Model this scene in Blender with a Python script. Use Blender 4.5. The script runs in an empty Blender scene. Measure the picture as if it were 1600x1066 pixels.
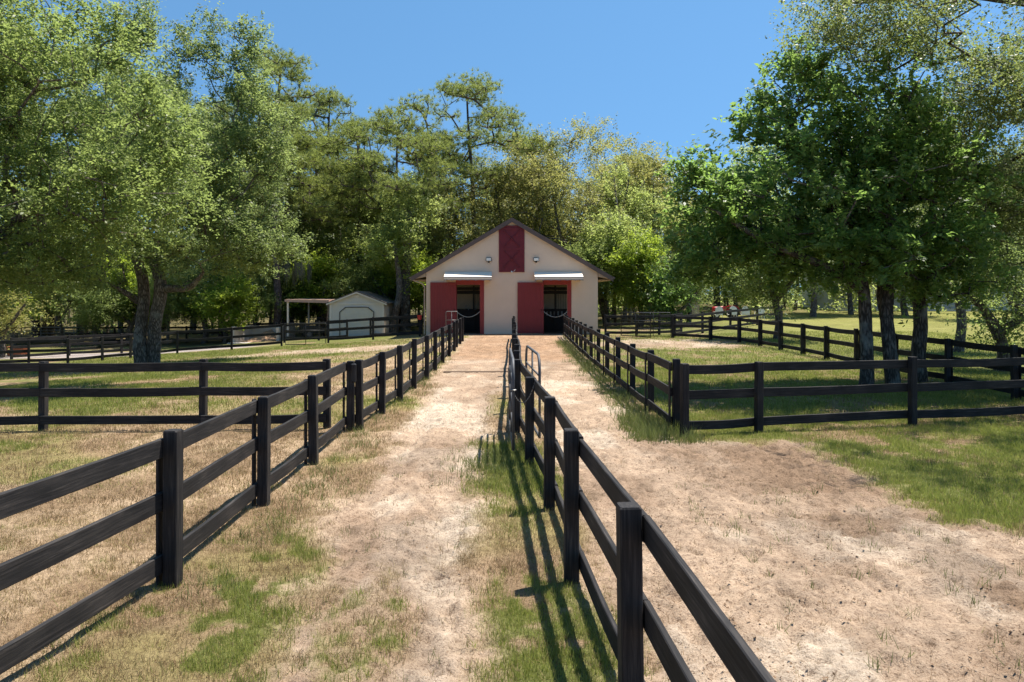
import bpy, bmesh, math, random
import numpy as np
from mathutils import Vector, Matrix

# ------------------------------------------------------------------ camera, sky, sun, exposure
SC = bpy.context.scene
F, CX, HY, CH = 1145.0, 800.0, 460.0, 2.6          # focal length and horizon in photo pixels, eye height
cam_d = bpy.data.cameras.new("camera")
cam_d.sensor_width = 36.0
cam_d.lens = 36.0 * F / 1600.0
cam_d.shift_y = -(533.0 - HY) / 1600.0
cam_d.clip_start, cam_d.clip_end = 0.1, 3000.0
cam = bpy.data.objects.new("camera", cam_d)
SC.collection.objects.link(cam)
cam.location = (0, 0, CH)
cam.rotation_euler = (math.pi / 2, 0, 0)
SC.camera = cam

SUN_EL, SUN_AZ = math.radians(69), math.radians(59)   # azimuth from +Y towards +X
world = bpy.data.worlds.new("World")
SC.world = world
world.use_nodes = True
wn, wl = world.node_tree.nodes, world.node_tree.links
wn.clear()
sky = wn.new("ShaderNodeTexSky")
sky.sky_type = 'NISHITA'
sky.sun_disc = False
sky.sun_elevation, sky.sun_rotation = SUN_EL, SUN_AZ
sky.altitude, sky.air_density, sky.dust_density, sky.ozone_density = 300, 1.0, 0.1, 4.0
# sample the sky a little higher than looked at, so its blue stays even down to the trees
stc = wn.new("ShaderNodeTexCoord"); smap = wn.new("ShaderNodeMapping"); snorm = wn.new("ShaderNodeVectorMath"); snorm.operation = 'NORMALIZE'
smap.inputs['Scale'].default_value = (1, 1, 0.75); smap.inputs['Location'].default_value = (0, 0, 0.35)
wl.new(stc.outputs['Generated'], smap.inputs[0]); wl.new(smap.outputs[0], snorm.inputs[0]); wl.new(snorm.outputs[0], sky.inputs['Vector'])
hsv = wn.new("ShaderNodeHueSaturation")
hsv.inputs['Saturation'].default_value = 1.10
hsv.inputs['Hue'].default_value = 0.488
hsv.inputs['Value'].default_value = 1.0
bg = wn.new("ShaderNodeBackground")
bg.inputs['Strength'].default_value = 0.062
wo = wn.new("ShaderNodeOutputWorld")
wl.new(sky.outputs[0], hsv.inputs['Color']); wl.new(hsv.outputs[0], bg.inputs[0]); wl.new(bg.outputs[0], wo.inputs[0])

sun_d = bpy.data.lights.new("sun", 'SUN')
sun_d.energy, sun_d.angle, sun_d.color = 3.0, math.radians(0.5), (1.0, 0.95, 0.86)
sun = bpy.data.objects.new("sun", sun_d)
SC.collection.objects.link(sun)
sdir = Vector((math.sin(SUN_AZ) * math.cos(SUN_EL), math.cos(SUN_AZ) * math.cos(SUN_EL), math.sin(SUN_EL)))
sun.rotation_euler = sdir.to_track_quat('Z', 'Y').to_euler()
sun.location = (30, 30, 60)
SC.view_settings.view_transform = 'Standard'
SC.view_settings.look = 'None'
SC.view_settings.exposure = 1.66
SC.view_settings.gamma = 1.0
SC.cycles.max_bounces = 12
SC.cycles.diffuse_bounces = 8
SC.cycles.transmission_bounces = 8
SC.cycles.use_adaptive_sampling = True
SC.cycles.adaptive_threshold = 0.01
SC.render.filter_size = 1.1
SC.cycles.use_denoising = True
SC.cycles.sample_clamp_indirect = 6.0

rnd = random.Random(5)
RNG = np.random.default_rng(11)
COL = SC.collection

# ------------------------------------------------------------------ noise
def _hash(ix, iy, s):
    h = (ix.astype(np.int64) * 374761393 + iy.astype(np.int64) * 668265263 + s * 1274126177) & 0x7fffffff
    h = ((h ^ (h >> 13)) * 1274126177) & 0x7fffffff
    return ((h ^ (h >> 16)) & 0xffff) / 65535.0

def vnoise(x, y, s=0):
    x0, y0 = np.floor(x), np.floor(y)
    fx, fy = x - x0, y - y0
    fx, fy = fx * fx * (3 - 2 * fx), fy * fy * (3 - 2 * fy)
    a, b = _hash(x0, y0, s), _hash(x0 + 1, y0, s)
    c, d = _hash(x0, y0 + 1, s), _hash(x0 + 1, y0 + 1, s)
    return (a * (1 - fx) + b * fx) * (1 - fy) + (c * (1 - fx) + d * fx) * fy

def fbm(x, y, s=0, o=4):
    v, a, t = 0, 0.5, 0
    for k in range(o):
        v = v + a * vnoise(x, y, s + k * 17); t += a
        x, y, a = x * 2.03 + 3.7, y * 2.03 + 1.3, a * 0.5
    return v / t

def sst(a, b, x):
    t = np.clip((x - a) / (b - a), 0, 1)
    return t * t * (3 - 2 * t)

# ------------------------------------------------------------------ ground height and pixel helpers
def gz(x, y):
    x = np.asarray(x, float); y = np.asarray(y, float)
    left = -0.062 * np.clip(-x - 3, 0, 22) * sst(8, 42, y)
    right = 0.021 * np.clip(y - 34, 0, 60) * sst(9, 18, x)
    return left + right

def at(px, py):
    Y = 30.0
    for _ in range(60):
        X = (px - CX) * Y / F
        Yn = (CH - float(gz(X, Y))) * F / (py - HY)
        Y = 0.5 * Y + 0.5 * Yn
    X = (px - CX) * Y / F
    return (X, Y, float(gz(X, Y)))

def P(px, py, Y):
    return ((px - CX) * Y / F, Y, CH - (py - HY) * Y / F)

# ------------------------------------------------------------------ materials
MATS = {}
def new_mat(name):
    m = bpy.data.materials.new(name); m.use_nodes = True
    nt = m.node_tree; nt.nodes.clear()
    out = nt.nodes.new("ShaderNodeOutputMaterial")
    MATS[name] = m
    return m, nt, out

def N(nt, t, **kw):
    n = nt.nodes.new(t)
    for k, v in kw.items():
        if k in n.inputs: n.inputs[k].default_value = v
        else: setattr(n, k, v)
    return n

def ramp(nt, stops):
    r = nt.nodes.new("ShaderNodeValToRGB")
    el = r.color_ramp.elements
    el[0].position, el[0].color = stops[0][0], (*stops[0][1], 1)
    el[1].position, el[1].color = stops[-1][0], (*stops[-1][1], 1)
    for p, c in stops[1:-1]:
        e = el.new(p); e.color = (*c, 1)
    return r

def paint(name, col, rough=0.6, var=0.15, scale=6.0, bump=0.0, bscale=40.0, metal=0.0, stretch=(1, 1, 1), spec=0.4):
    m, nt, out = new_mat(name)
    L = nt.links.new
    tc = N(nt, "ShaderNodeTexCoord"); mp = N(nt, "ShaderNodeMapping"); mp.inputs['Scale'].default_value = stretch
    L(tc.outputs['Object'], mp.inputs[0])
    nz = N(nt, "ShaderNodeTexNoise", Scale=scale, Detail=6.0, Roughness=0.6); L(mp.outputs[0], nz.inputs['Vector'])
    lo = tuple(c * (1 - var) for c in col); hi = tuple(min(1, c * (1 + var)) for c in col)
    r = ramp(nt, [(0.3, lo), (0.7, hi)]); L(nz.outputs[0], r.inputs[0])
    b = N(nt, "ShaderNodeBsdfPrincipled", Roughness=rough, Metallic=metal)
    b.inputs['Specular IOR Level'].default_value = spec
    L(r.outputs[0], b.inputs['Base Color'])
    if bump:
        n2 = N(nt, "ShaderNodeTexNoise", Scale=bscale, Detail=4.0); L(mp.outputs[0], n2.inputs['Vector'])
        bp = N(nt, "ShaderNodeBump", Strength=bump, Distance=0.01); L(n2.outputs[0], bp.inputs['Height']); L(bp.outputs[0], b.inputs['Normal'])
    L(b.outputs[0], out.inputs[0])
    return m

def wood_black(name, axis):
    m, nt, out = new_mat(name); L = nt.links.new
    tc = N(nt, "ShaderNodeTexCoord"); oi = N(nt, "ShaderNodeObjectInfo")
    mp = N(nt, "ShaderNodeMapping"); mp.inputs['Scale'].default_value = (1.1, 26, 26) if axis == 'X' else (26, 26, 1.1)
    mul = N(nt, "ShaderNodeMath", operation='MULTIPLY'); mul.inputs[1].default_value = 37.0
    L(oi.outputs['Random'], mul.inputs[0])
    cmb = N(nt, "ShaderNodeCombineXYZ"); L(mul.outputs[0], cmb.inputs[0]); L(mul.outputs[0], cmb.inputs[2])
    add = N(nt, "ShaderNodeVectorMath", operation='ADD'); L(tc.outputs['Object'], add.inputs[0]); L(cmb.outputs[0], add.inputs[1])
    L(add.outputs[0], mp.inputs[0])
    g = N(nt, "ShaderNodeTexNoise", Scale=2.2, Detail=7.0, Roughness=0.65, Distortion=0.6); L(mp.outputs[0], g.inputs['Vector'])
    big = N(nt, "ShaderNodeTexNoise", Scale=1.7, Detail=3.0); L(add.outputs[0], big.inputs['Vector'])
    r = ramp(nt, [(0.30, (0.006, 0.0055, 0.006)), (0.50, (0.018, 0.016, 0.016)), (0.66, (0.042, 0.036, 0.033)), (0.80, (0.10, 0.085, 0.073))])
    mx = N(nt, "ShaderNodeMath", operation='MULTIPLY_ADD'); L(big.outputs[0], mx.inputs[0]); mx.inputs[1].default_value = 0.55
    L(g.outputs[0], mx.inputs[2])
    sb = N(nt, "ShaderNodeMath", operation='SUBTRACT'); L(mx.outputs[0], sb.inputs[0]); sb.inputs[1].default_value = 0.27
    L(sb.outputs[0], r.inputs[0])
    b = N(nt, "ShaderNodeBsdfPrincipled", Roughness=0.75)
    b.inputs['Specular IOR Level'].default_value = 0.3
    L(r.outputs[0], b.inputs['Base Color'])
    bp = N(nt, "ShaderNodeBump", Strength=0.45, Distance=0.006); L(g.outputs[0], bp.inputs['Height']); L(bp.outputs[0], b.inputs['Normal'])
    L(b.outputs[0], out.inputs[0])
    return m

def leaf_mat(name, cols, trans=0.35, tcol=(0.30, 0.38, 0.05), rough=0.45, spec=0.35, patch=0.25):
    m, nt, out = new_mat(name); L = nt.links.new
    ge = N(nt, "ShaderNodeNewGeometry"); tc = N(nt, "ShaderNodeTexCoord")
    nz = N(nt, "ShaderNodeTexNoise", Scale=patch, Detail=2.0); L(tc.outputs['Object'], nz.inputs['Vector'])
    a = N(nt, "ShaderNodeMath", operation='MULTIPLY_ADD'); L(nz.outputs[0], a.inputs[0]); a.inputs[1].default_value = 1.5; a.inputs[2].default_value = -0.75
    b_ = N(nt, "ShaderNodeMath", operation='ADD', use_clamp=True); L(a.outputs[0], b_.inputs[0]); L(ge.outputs['Random Per Island'], b_.inputs[1])
    k = len(cols)
    r = ramp(nt, [(i / (k - 1), c) for i, c in enumerate(cols)]); L(b_.outputs[0], r.inputs[0])
    pr = N(nt, "ShaderNodeBsdfPrincipled", Roughness=rough); pr.inputs['Specular IOR Level'].default_value = spec
    L(r.outputs[0], pr.inputs['Base Color'])
    mixc = N(nt, "ShaderNodeMix", data_type='RGBA'); mixc.inputs[0].default_value = 0.7
    L(r.outputs[0], mixc.inputs[6]); mixc.inputs[7].default_value = (*tcol, 1)
    tr = N(nt, "ShaderNodeBsdfTranslucent"); L(mixc.outputs[2], tr.inputs[0])
    mx = N(nt, "ShaderNodeMixShader"); mx.inputs[0].default_value = trans
    L(pr.outputs[0], mx.inputs[1]); L(tr.outputs[0], mx.inputs[2]); L(mx.outputs[0], out.inputs[0])
    return m

def bark_mat(name, dark, light, lichen=0.25, stretch=(9, 9, 2.0)):
    m, nt, out = new_mat(name); L = nt.links.new
    tc = N(nt, "ShaderNodeTexCoord"); mp = N(nt, "ShaderNodeMapping"); mp.inputs['Scale'].default_value = stretch
    L(tc.outputs['Object'], mp.inputs[0])
    v = N(nt, "ShaderNodeTexVoronoi", Scale=1.6); v.feature = 'DISTANCE_TO_EDGE'
    nz = N(nt, "ShaderNodeTexNoise", Scale=2.0, Detail=7.0, Roughness=0.7)
    dd = N(nt, "ShaderNodeVectorMath", operation='MULTIPLY_ADD'); dd.inputs[1].default_value = (0.9, 0.9, 0.9)
    L(nz.outputs[1], dd.inputs[0]); L(mp.outputs[0], dd.inputs[2]); L(mp.outputs[0], nz.inputs['Vector'])
    L(dd.outputs[0], v.inputs['Vector'])
    mx = N(nt, "ShaderNodeMath", operation='MULTIPLY'); L(v.outputs[0], mx.inputs[0]); mx.inputs[1].default_value = 2.2
    ad = N(nt, "ShaderNodeMath", operation='MULTIPLY'); L(mx.outputs[0], ad.inputs[0]); L(nz.outputs[0], ad.inputs[1])
    r = ramp(nt, [(0.05, dark), (0.5, light)]); L(ad.outputs[0], r.inputs[0])
    n2 = N(nt, "ShaderNodeTexNoise", Scale=2.4, Detail=5.0); L(tc.outputs['Object'], n2.inputs['Vector'])
    r2 = ramp(nt, [(0.55, (0, 0, 0)), (0.68, (1, 1, 1))]); L(n2.outputs[0], r2.inputs[0])
    f = N(nt, "ShaderNodeMath", operation='MULTIPLY'); L(r2.outputs[0], f.inputs[0]); f.inputs[1].default_value = lichen
    mc = N(nt, "ShaderNodeMix", data_type='RGBA'); L(f.outputs[0], mc.inputs[0]); L(r.outputs[0], mc.inputs[6]); mc.inputs[7].default_value = (0.36, 0.36, 0.31, 1)
    b = N(nt, "ShaderNodeBsdfPrincipled", Roughness=0.9); b.inputs['Specular IOR Level'].default_value = 0.1
    L(mc.outputs[2], b.inputs['Base Color'])
    bp = N(nt, "ShaderNodeBump", Strength=0.8, Distance=0.03); L(ad.outputs[0], bp.inputs['Height']); L(bp.outputs[0], b.inputs['Normal'])
    L(b.outputs[0], out.inputs[0])
    return m

wood_black("black_board", 'X'); wood_black("black_post", 'Z')
paint("grey_metal", (0.10, 0.10, 0.105), 0.6, 0.25, 9, metal=0.25)
paint("dark_metal", (0.03, 0.03, 0.032), 0.45, 0.3, 9, metal=0.5)
paint("white_metal", (0.72, 0.71, 0.68), 0.45, 0.08, 6)
paint("chain_steel", (0.2, 0.195, 0.19), 0.55, 0.2, 30, metal=0.9)

# ------------------------------------------------------------------ object helpers
def link(o):
    COL.objects.link(o); return o

def empty(name, loc, label=None, cat=None, group=None, rz=0.0):
    o = bpy.data.objects.new(name, None); o.empty_display_size = 0.3
    link(o); o.location = loc; o.rotation_euler = (0, 0, rz)
    return tag(o, label, cat, group)

def tag(o, label=None, cat=None, group=None, kind=None):
    if label: o["label"] = label
    if cat: o["category"] = cat
    if group: o["group"] = group
    if kind: o["kind"] = kind
    return o

def np_mesh(name, verts, faces, k, mat, smooth=False):
    """verts (n,3), faces (m,k) arrays -> mesh"""
    me = bpy.data.meshes.new(name)
    verts = np.ascontiguousarray(verts, np.float32); faces = np.ascontiguousarray(faces, np.int32)
    me.vertices.add(len(verts)); me.vertices.foreach_set("co", verts.ravel())
    me.loops.add(faces.size); me.loops.foreach_set("vertex_index", faces.ravel())
    me.polygons.add(len(faces)); me.polygons.foreach_set("loop_start", np.arange(0, faces.size, k, dtype=np.int32))
    me.update(calc_edges=True)
    if smooth: me.polygons.foreach_set("use_smooth", np.ones(len(faces), bool))
    me.materials.append(MATS[mat] if isinstance(mat, str) else mat)
    return me

def add_obj(name, me, parent=None, loc=(0, 0, 0), rot=(0, 0, 0)):
    o = bpy.data.objects.new(name, me); link(o)
    o.parent = parent; o.location = loc; o.rotation_euler = rot
    return o

class MB:
    def __init__(s): s.v, s.f = [], []
    def poly(s, pts, faces):
        b = len(s.v); s.v += [tuple(p) for p in pts]; s.f += [tuple(i + b for i in f) for f in faces]; return s
    def box(s, x0, x1, y0, y1, z0, z1):
        return s.poly([(x0, y0, z0), (x1, y0, z0), (x1, y1, z0), (x0, y1, z0), (x0, y0, z1), (x1, y0, z1), (x1, y1, z1), (x0, y1, z1)],
                      [(0, 3, 2, 1), (4, 5, 6, 7), (0, 1, 5, 4), (1, 2, 6, 5), (2, 3, 7, 6), (3, 0, 4, 7)])
    def bar(s, a, b, w, h, up=(0, 0, 1)):
        a, b = Vector(a), Vector(b); d = (b - a).normalized(); up = Vector(up)
        sx = d.cross(up)
        if sx.length < 1e-4: sx = Vector((1, 0, 0))
        sx.normalize(); uz = sx.cross(d).normalized()
        o = [(-1, -1), (1, -1), (1, 1), (-1, 1)]
        pts = [p + sx * (i * w / 2) + uz * (j * h / 2) for p in (a, b) for i, j in o]
        return s.poly(pts, [(0, 1, 2, 3), (7, 6, 5, 4), (0, 4, 5, 1), (1, 5, 6, 2), (2, 6, 7, 3), (3, 7, 4, 0)])
    def tube(s, pts, r, n=8, caps=True):
        pts = [Vector(p) for p in pts]; rr = r if isinstance(r, (list, tuple)) else [r] * len(pts)
        b = len(s.v); prev = None
        for i, p in enumerate(pts):
            d = (pts[min(i + 1, len(pts) - 1)] - pts[max(i - 1, 0)]).normalized()
            if prev is None:
                prev = d.orthogonal().normalized()
            u = (prev - d * prev.dot(d)).normalized(); prev = u; w = d.cross(u)
            for k in range(n):
                a = 2 * math.pi * k / n
                s.v.append(tuple(p + (u * math.cos(a) + w * math.sin(a)) * rr[i]))
        for i in range(len(pts) - 1):
            for k in range(n):
                k2 = (k + 1) % n
                s.f.append((b + i * n + k, b + i * n + k2, b + (i + 1) * n + k2, b + (i + 1) * n + k))
        if caps:
            s.f.append(tuple(b + k for k in reversed(range(n)))); s.f.append(tuple(b + (len(pts) - 1) * n + k for k in range(n)))
        return s
    def prism(s, outline, y0, y1):   # outline in (x,z), extruded along y
        n = len(outline)
        pts = [(x, y0, z) for x, z in outline] + [(x, y1, z) for x, z in outline]
        return s.poly(pts, [tuple(range(n)), tuple(range(2 * n - 1, n - 1, -1))] + [(i + n, (i + 1) % n + n, (i + 1) % n, i) for i in range(n)])
    def build(s, name, mat, parent=None, loc=(0, 0, 0), rot=(0, 0, 0), bevel=0.0, smooth=False):
        me = bpy.data.meshes.new(name); me.from_pydata(s.v, [], s.f); 
        bm = bmesh.new(); bm.from_mesh(me)
        bmesh.ops.recalc_face_normals(bm, faces=bm.faces)
        if bevel:
            bmesh.ops.bevel(bm, geom=list(bm.edges), offset=bevel, segments=1, affect='EDGES', profile=0.5, clamp_overlap=True)
        bm.to_mesh(me); bm.free()
        if smooth: me.polygons.foreach_set("use_smooth", np.ones(len(me.polygons), bool))
        me.materials.append(MATS[mat] if isinstance(mat, str) else mat)
        return add_obj(name, me, parent, loc, rot)

def dup(root, loc, rz=0.0, label=None, scale=None):
    r = root.copy(); link(r); r.location = loc; r.rotation_euler = (0, 0, rz)
    if scale is not None: r.scale = scale if isinstance(scale, tuple) else (scale,) * 3
    if label: r["label"] = label
    for ch in list(root.children):
        c = ch.copy(); link(c); c.parent = r
        for g in list(ch.children):
            d = g.copy(); link(d); d.parent = c
    return r

# ------------------------------------------------------------------ GROUND
def masks(x, y):
    n1 = fbm(x * 0.45, y * 0.45, 1); n2 = fbm(x * 1.4, y * 1.1, 2); n3 = fbm(x * 4.5, y * 4.0, 3, 3)
    w = (n2 - 0.5) * 1.0 + (n3 - 0.5) * 0.5
    # left lane
    hw = 0.80 - 0.16 * sst(8.5, 5.5, y) + 0.55 * sst(16, 28, y)
    cl = -1.28 + 0.34 * sst(8.5, 5.2, y) - 0.05 * np.sin(y * 0.5) + 0.14 * sst(20, 30, y)
    sL = sst(-0.30, 0.22, hw - np.abs(x - cl) + w * 0.75)
    hwr = 1.05 + 0.2 * sst(12, 30, y)
    sR = sst(-0.25, 0.22, hwr - np.abs(x - 1.80) + w * 0.6) * sst(6.0, 14.0, y + 4)
    open_d = sst(-0.3, 0.25, np.minimum(x - 0.95, np.maximum(np.minimum(5.0 - x, 13.0 - y), np.minimum(8.3 - y, x - 0.95))) + w * 1.1)
    open_d = open_d * sst(0.0, 0.5, 13.6 - y)
    yard = sst(26, 31, y + w * 2) * sst(0.2, -0.2, np.abs(x - 0.2) - 2.75 + w * 0.4) * sst(52, 50, y)
    # worn tracks inside the paddocks
    padL = sst(0.5, -0.3, np.hypot((x + 9.5) / 6.0, (y - 39) / 2.2) - 1 + w * 1.2) * 0.9
    padR = sst(0.5, -0.3, np.hypot((x - 8.0) / 4.0, (y - 38.5) / 3.2) - 1 + w * 1.2) * 0.9
    road = sst(0.6, -0.3, np.abs(y - 47 - 0.25 * (x + 30)) - 2.0 + w) * sst(-15, -18, x)
    sand = np.clip(np.maximum.reduce([sL, sR, open_d, yard, padL, padR, road]), 0, 1)
    # green patches
    g = sst(0.50, 0.68, n1 * 0.55 + n2 * 0.45)
    gate = sst(0.6, -0.2, np.hypot((x + 0.15) / 0.75, (y - 11.2) / 1.5) - 1 + w)
    strip = sst(0.5, -0.2, np.hypot((x - 0.30) / 0.62, (y - 5.0) / 1.7) - 1 + w * 0.8)
    left_n = sst(0.5, -0.3, np.hypot((x + 2.25) / 0.95, (y - 5.7) / 2.3) - 1 + w * 1.4)
    mid_n = sst(0.4, -0.2, np.hypot((x + 1.15) / 0.36, (y - 5.7) / 0.8) - 1 + w * 1.6)
    rightg = sst(4.2, 5.4, x + w) * sst(60, 40, y) * sst(.40, .52, n2 * .45 + n1 * .2 + n3 * .35)
    rpad = sst(2.9, 3.4, x) * sst(12.5, 13.6, y + w * 0.4) * (0.15 + 0.85 * sst(0.38, 0.54, n1 * 0.35 + n2 * 0.35 + n3 * .3))
    lpad = sst(-6, -11, x + w * 2) * sst(14.8, 17, y) * sst(0.36, 0.52, n1 * 0.7 + n2 * 0.3) + sst(30, 36, y) * sst(-3, -5, x) * 0.55 * sst(0.4, 0.6, n2 + .1)
    lawn = sst(12, 14, x) * sst(18, 24, y) * 0.95
    green = np.clip(np.maximum.reduce([g * 0.75 * sst(.36, .52, n3),  gate * 1.1, strip * sst(.45, .55, n2 * .45 + n3 * .55 + .02), left_n * sst(.47, .56, n2 * .4 + n3 * .6), rightg, rpad, lpad, lawn]), 0, 1) * (1 - sand)
    green = np.clip(np.maximum(green, mid_n * sst(.46, .58, n2 * .5 + n3 * .5) * .8), 0, 1)
    sand = sand * (1 - mid_n * 0.6)
    return sand, green, n1, n2, n3, w, yard, open_d, road

def ground_color(x, y):
    sand, green, n1, n2, n3, w, yard, open_d, road = masks(x, y)
    def c(*v): return np.array(v)[None, :]
    t = lambda a: a[:, None]
    white = np.clip(sst(0.50, 0.66, fbm(x * 0.9 + 5, y * 0.6, 7)) * .8 + .6 * np.exp(-((x + .62) / .26) ** 2) * sst(.38, .58, fbm(x * 2, y * .8, 8)) + .35 * np.exp(-((x + 1.85) / .22) ** 2) * sst(.4, .6, fbm(x * 2, y * .8, 18)), 0, 1) 
    brown = sst(0.48, 0.66, fbm(x * 0.7, y * 0.5 + 9, 9))
    S = c(.405, .295, .21) * (1 - t(white)) + c(.52, .42, .325) * t(white)
    S = S * (1 - 0.5 * t(brown)) + c(.20, .13, .085) * 0.5 * t(brown)
    dk = open_d * np.clip(sst(0.42, 0.60, fbm(x * 1.3 + 2, y * 1.3, 13)) + .7 * sst(8.6, 11, y), 0, 1) * sst(1.8, 3.4, x - (11 - y) * .12)
    S = S * (1 - 0.7 * t(dk)) + c(.21, .138, .09) * 0.7 * t(dk)
    yb = yard * 0.85
    S = S * (1 - t(yb)) + (c(.315, .195, .118) * (0.85 + 0.3 * t(n3))) * t(yb)
    S = S * (1 - t(road)) + c(.32, .275, .255) * t(road)
    D = c(.30, .205, .125) * (1 - t(sst(.4, .6, n2))) + c(.39, .28, .18) * t(sst(.4, .6, n2))
    D = D * (1 - 0.6 * t(sst(.46, .6, n1))) + c(.29, .25, .095) * 0.6 * t(sst(.46, .6, n1))
    G = c(.155, .155, .045) * (1 - t(n2)) + c(.10, .13, .03) * t(n2)
    lw = sst(14, 20, x) * sst(30, 40, y)
    G = G * (1 - t(lw)) + c(.20, .205, .055) * t(lw)
    col = D * (1 - t(sand)) + S * t(sand)
    gg = np.clip(green * 0.9, 0, 1)
    col = col * (1 - t(gg)) + G * t(gg)
    col = col * (0.72 + 0.56 * t(n3)) * (0.85 + 0.3 * t(n2))
    # forest floor beyond the yard
    fl = np.maximum(sst(66, 76, y), sst(-16, -22, x) * sst(52, 58, y)) * np.maximum(sst(40, 25, x), sst(96, 104, y))
    col = col * (1 - t(fl)) + c(.13, .105, .05) * t(fl)
    return np.clip(col, 0, 1)

def axis(segs):
    out = []
    for a, b, st in segs: out.append(np.arange(a, b - 1e-6, st))
    out.append(np.array([segs[-1][1]]))
    return np.concatenate(out)

gx = axis([(-900, -100, 80), (-100, -30, 4), (-30, -14, 0.5), (-14, -4.2, 0.14), (-4.2, 7, 0.04), (7, 13.5, 0.12), (13.5, 30, 0.6), (30, 100, 4), (100, 900, 80)])
gy = axis([(-60, 0, 6), (0, 3.6, 0.4), (3.6, 9, 0.036), (9, 16, 0.06), (16, 30, 0.15), (30, 60, 0.4), (60, 120, 3), (120, 1500, 80)])
XX, YY = np.meshgrid(gx, gy)
x, y = XX.ravel(), YY.ravel()
s_, g_, n1_, n2_, n3_, w_, yd_, od_, rd_ = masks(x, y)
fade = sst(30, 20, y) * sst(14, 9, np.abs(x))
bump = (fbm(x * 2.6, y * 2.6, 21, 3) - 0.5) * 0.06 + (fbm(x * 6.5, y * 6.5, 23, 3) - 0.5) * 0.06 * (0.4 + s_)
pr_ = fbm(x * 4.2 + 9, y * 3.6, 27, 2); bump = bump - .03 * sst(.60, .68, pr_) * s_
rut = -0.035 * (np.exp(-((x + 1.75) / 0.2) ** 2) + np.exp(-((x + 0.75) / 0.22) ** 2)) * s_ * sst(24, 14, y)
z = gz(x, y) + fade * (bump + rut) - 0.02 * fade
nx, ny = len(gx), len(gy)
# hoof prints: shallow dents with a pushed-up rim, pressed into the sand
Z2, S2 = z.reshape(ny, nx), s_.reshape(ny, nx)
rh = np.random.default_rng(55)
for k in range(2600):
    hx_ = rh.uniform(-2.6, 6.8); hy_ = 4.3 + rh.uniform(0, 1) ** 1.3 * 12
    if hx_ > 3 and hy_ > 13: continue
    rr_ = rh.uniform(.055, .085); dp_ = rh.uniform(.012, .034)
    i0, i1 = np.searchsorted(gx, [hx_ - .22, hx_ + .22]); j0, j1 = np.searchsorted(gy, [hy_ - .22, hy_ + .22])
    q_ = np.hypot(gx[None, i0:i1] - hx_, (gy[j0:j1, None] - hy_) * .8) / rr_
    Z2[j0:j1, i0:i1] += dp_ * S2[j0:j1, i0:i1] * (-np.exp(-q_ ** 2 * 1.1) + .5 * np.exp(-((q_ - 1.5) / .4) ** 2))
z = Z2.ravel()
ii = np.arange(nx * ny).reshape(ny, nx)
fc = np.stack([ii[:-1, :-1], ii[:-1, 1:], ii[1:, 1:], ii[1:, :-1]], -1).reshape(-1, 4)

m, nt, out = new_mat("soil"); L = nt.links.new
va = N(nt, "ShaderNodeVertexColor"); va.layer_name = "tone"
tc = N(nt, "ShaderNodeTexCoord")
na = N(nt, "ShaderNodeTexNoise", Scale=14.0, Detail=8.0, Roughness=0.72); L(tc.outputs['Object'], na.inputs['Vector'])
nb = N(nt, "ShaderNodeTexNoise", Scale=55.0, Detail=5.0, Roughness=0.7); L(tc.outputs['Object'], nb.inputs['Vector'])
ra = ramp(nt, [(0.32, (0.50, 0.46, 0.43)), (0.46, (0.92, 0.91, 0.90)), (0.56, (1.04, 1.04, 1.03)), (0.72, (1.28, 1.27, 1.25))]); L(na.outputs[0], ra.inputs[0])
rb = ramp(nt, [(0.38, (0.42, 0.36, 0.31)), (0.46, (1, 1, 1)), (0.75, (1.12, 1.12, 1.12))]); L(nb.outputs[0], rb.inputs[0])
m1 = N(nt, "ShaderNodeMix", data_type='RGBA', blend_type='MULTIPLY'); m1.inputs[0].default_value = 1.0
L(va.outputs[0], m1.inputs[6]); L(ra.outputs[0], m1.inputs[7])
m2 = N(nt, "ShaderNodeMix", data_type='RGBA', blend_type='MULTIPLY'); m2.inputs[0].default_value = 0.8
L(m1.outputs[2], m2.inputs[6]); L(rb.outputs[0], m2.inputs[7])
pb = N(nt, "ShaderNodeBsdfPrincipled", Roughness=0.95); pb.inputs['Specular IOR Level'].default_value = 0.08
L(m2.outputs[2], pb.inputs['Base Color'])
ad = N(nt, "ShaderNodeMath", operation='MULTIPLY_ADD'); L(nb.outputs[0], ad.inputs[0]); ad.inputs[1].default_value = 0.4; L(na.outputs[0], ad.inputs[2])
bp = N(nt, "ShaderNodeBump", Strength=0.9, Distance=0.05); L(ad.outputs[0], bp.inputs['Height']); L(bp.outputs[0], pb.inputs['Normal'])
L(pb.outputs[0], out.inputs[0])
me = np_mesh("ground", np.stack([x, y, z], -1), fc, 4, "soil", True)
ca = me.color_attributes.new("tone", 'FLOAT_COLOR', 'POINT')
cc = np.ones((len(x), 4), np.float32); cc[:, :3] = ground_color(x, y)
ca.data.foreach_set("color", cc.ravel())
tag(add_obj("ground", me), kind="structure")

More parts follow.
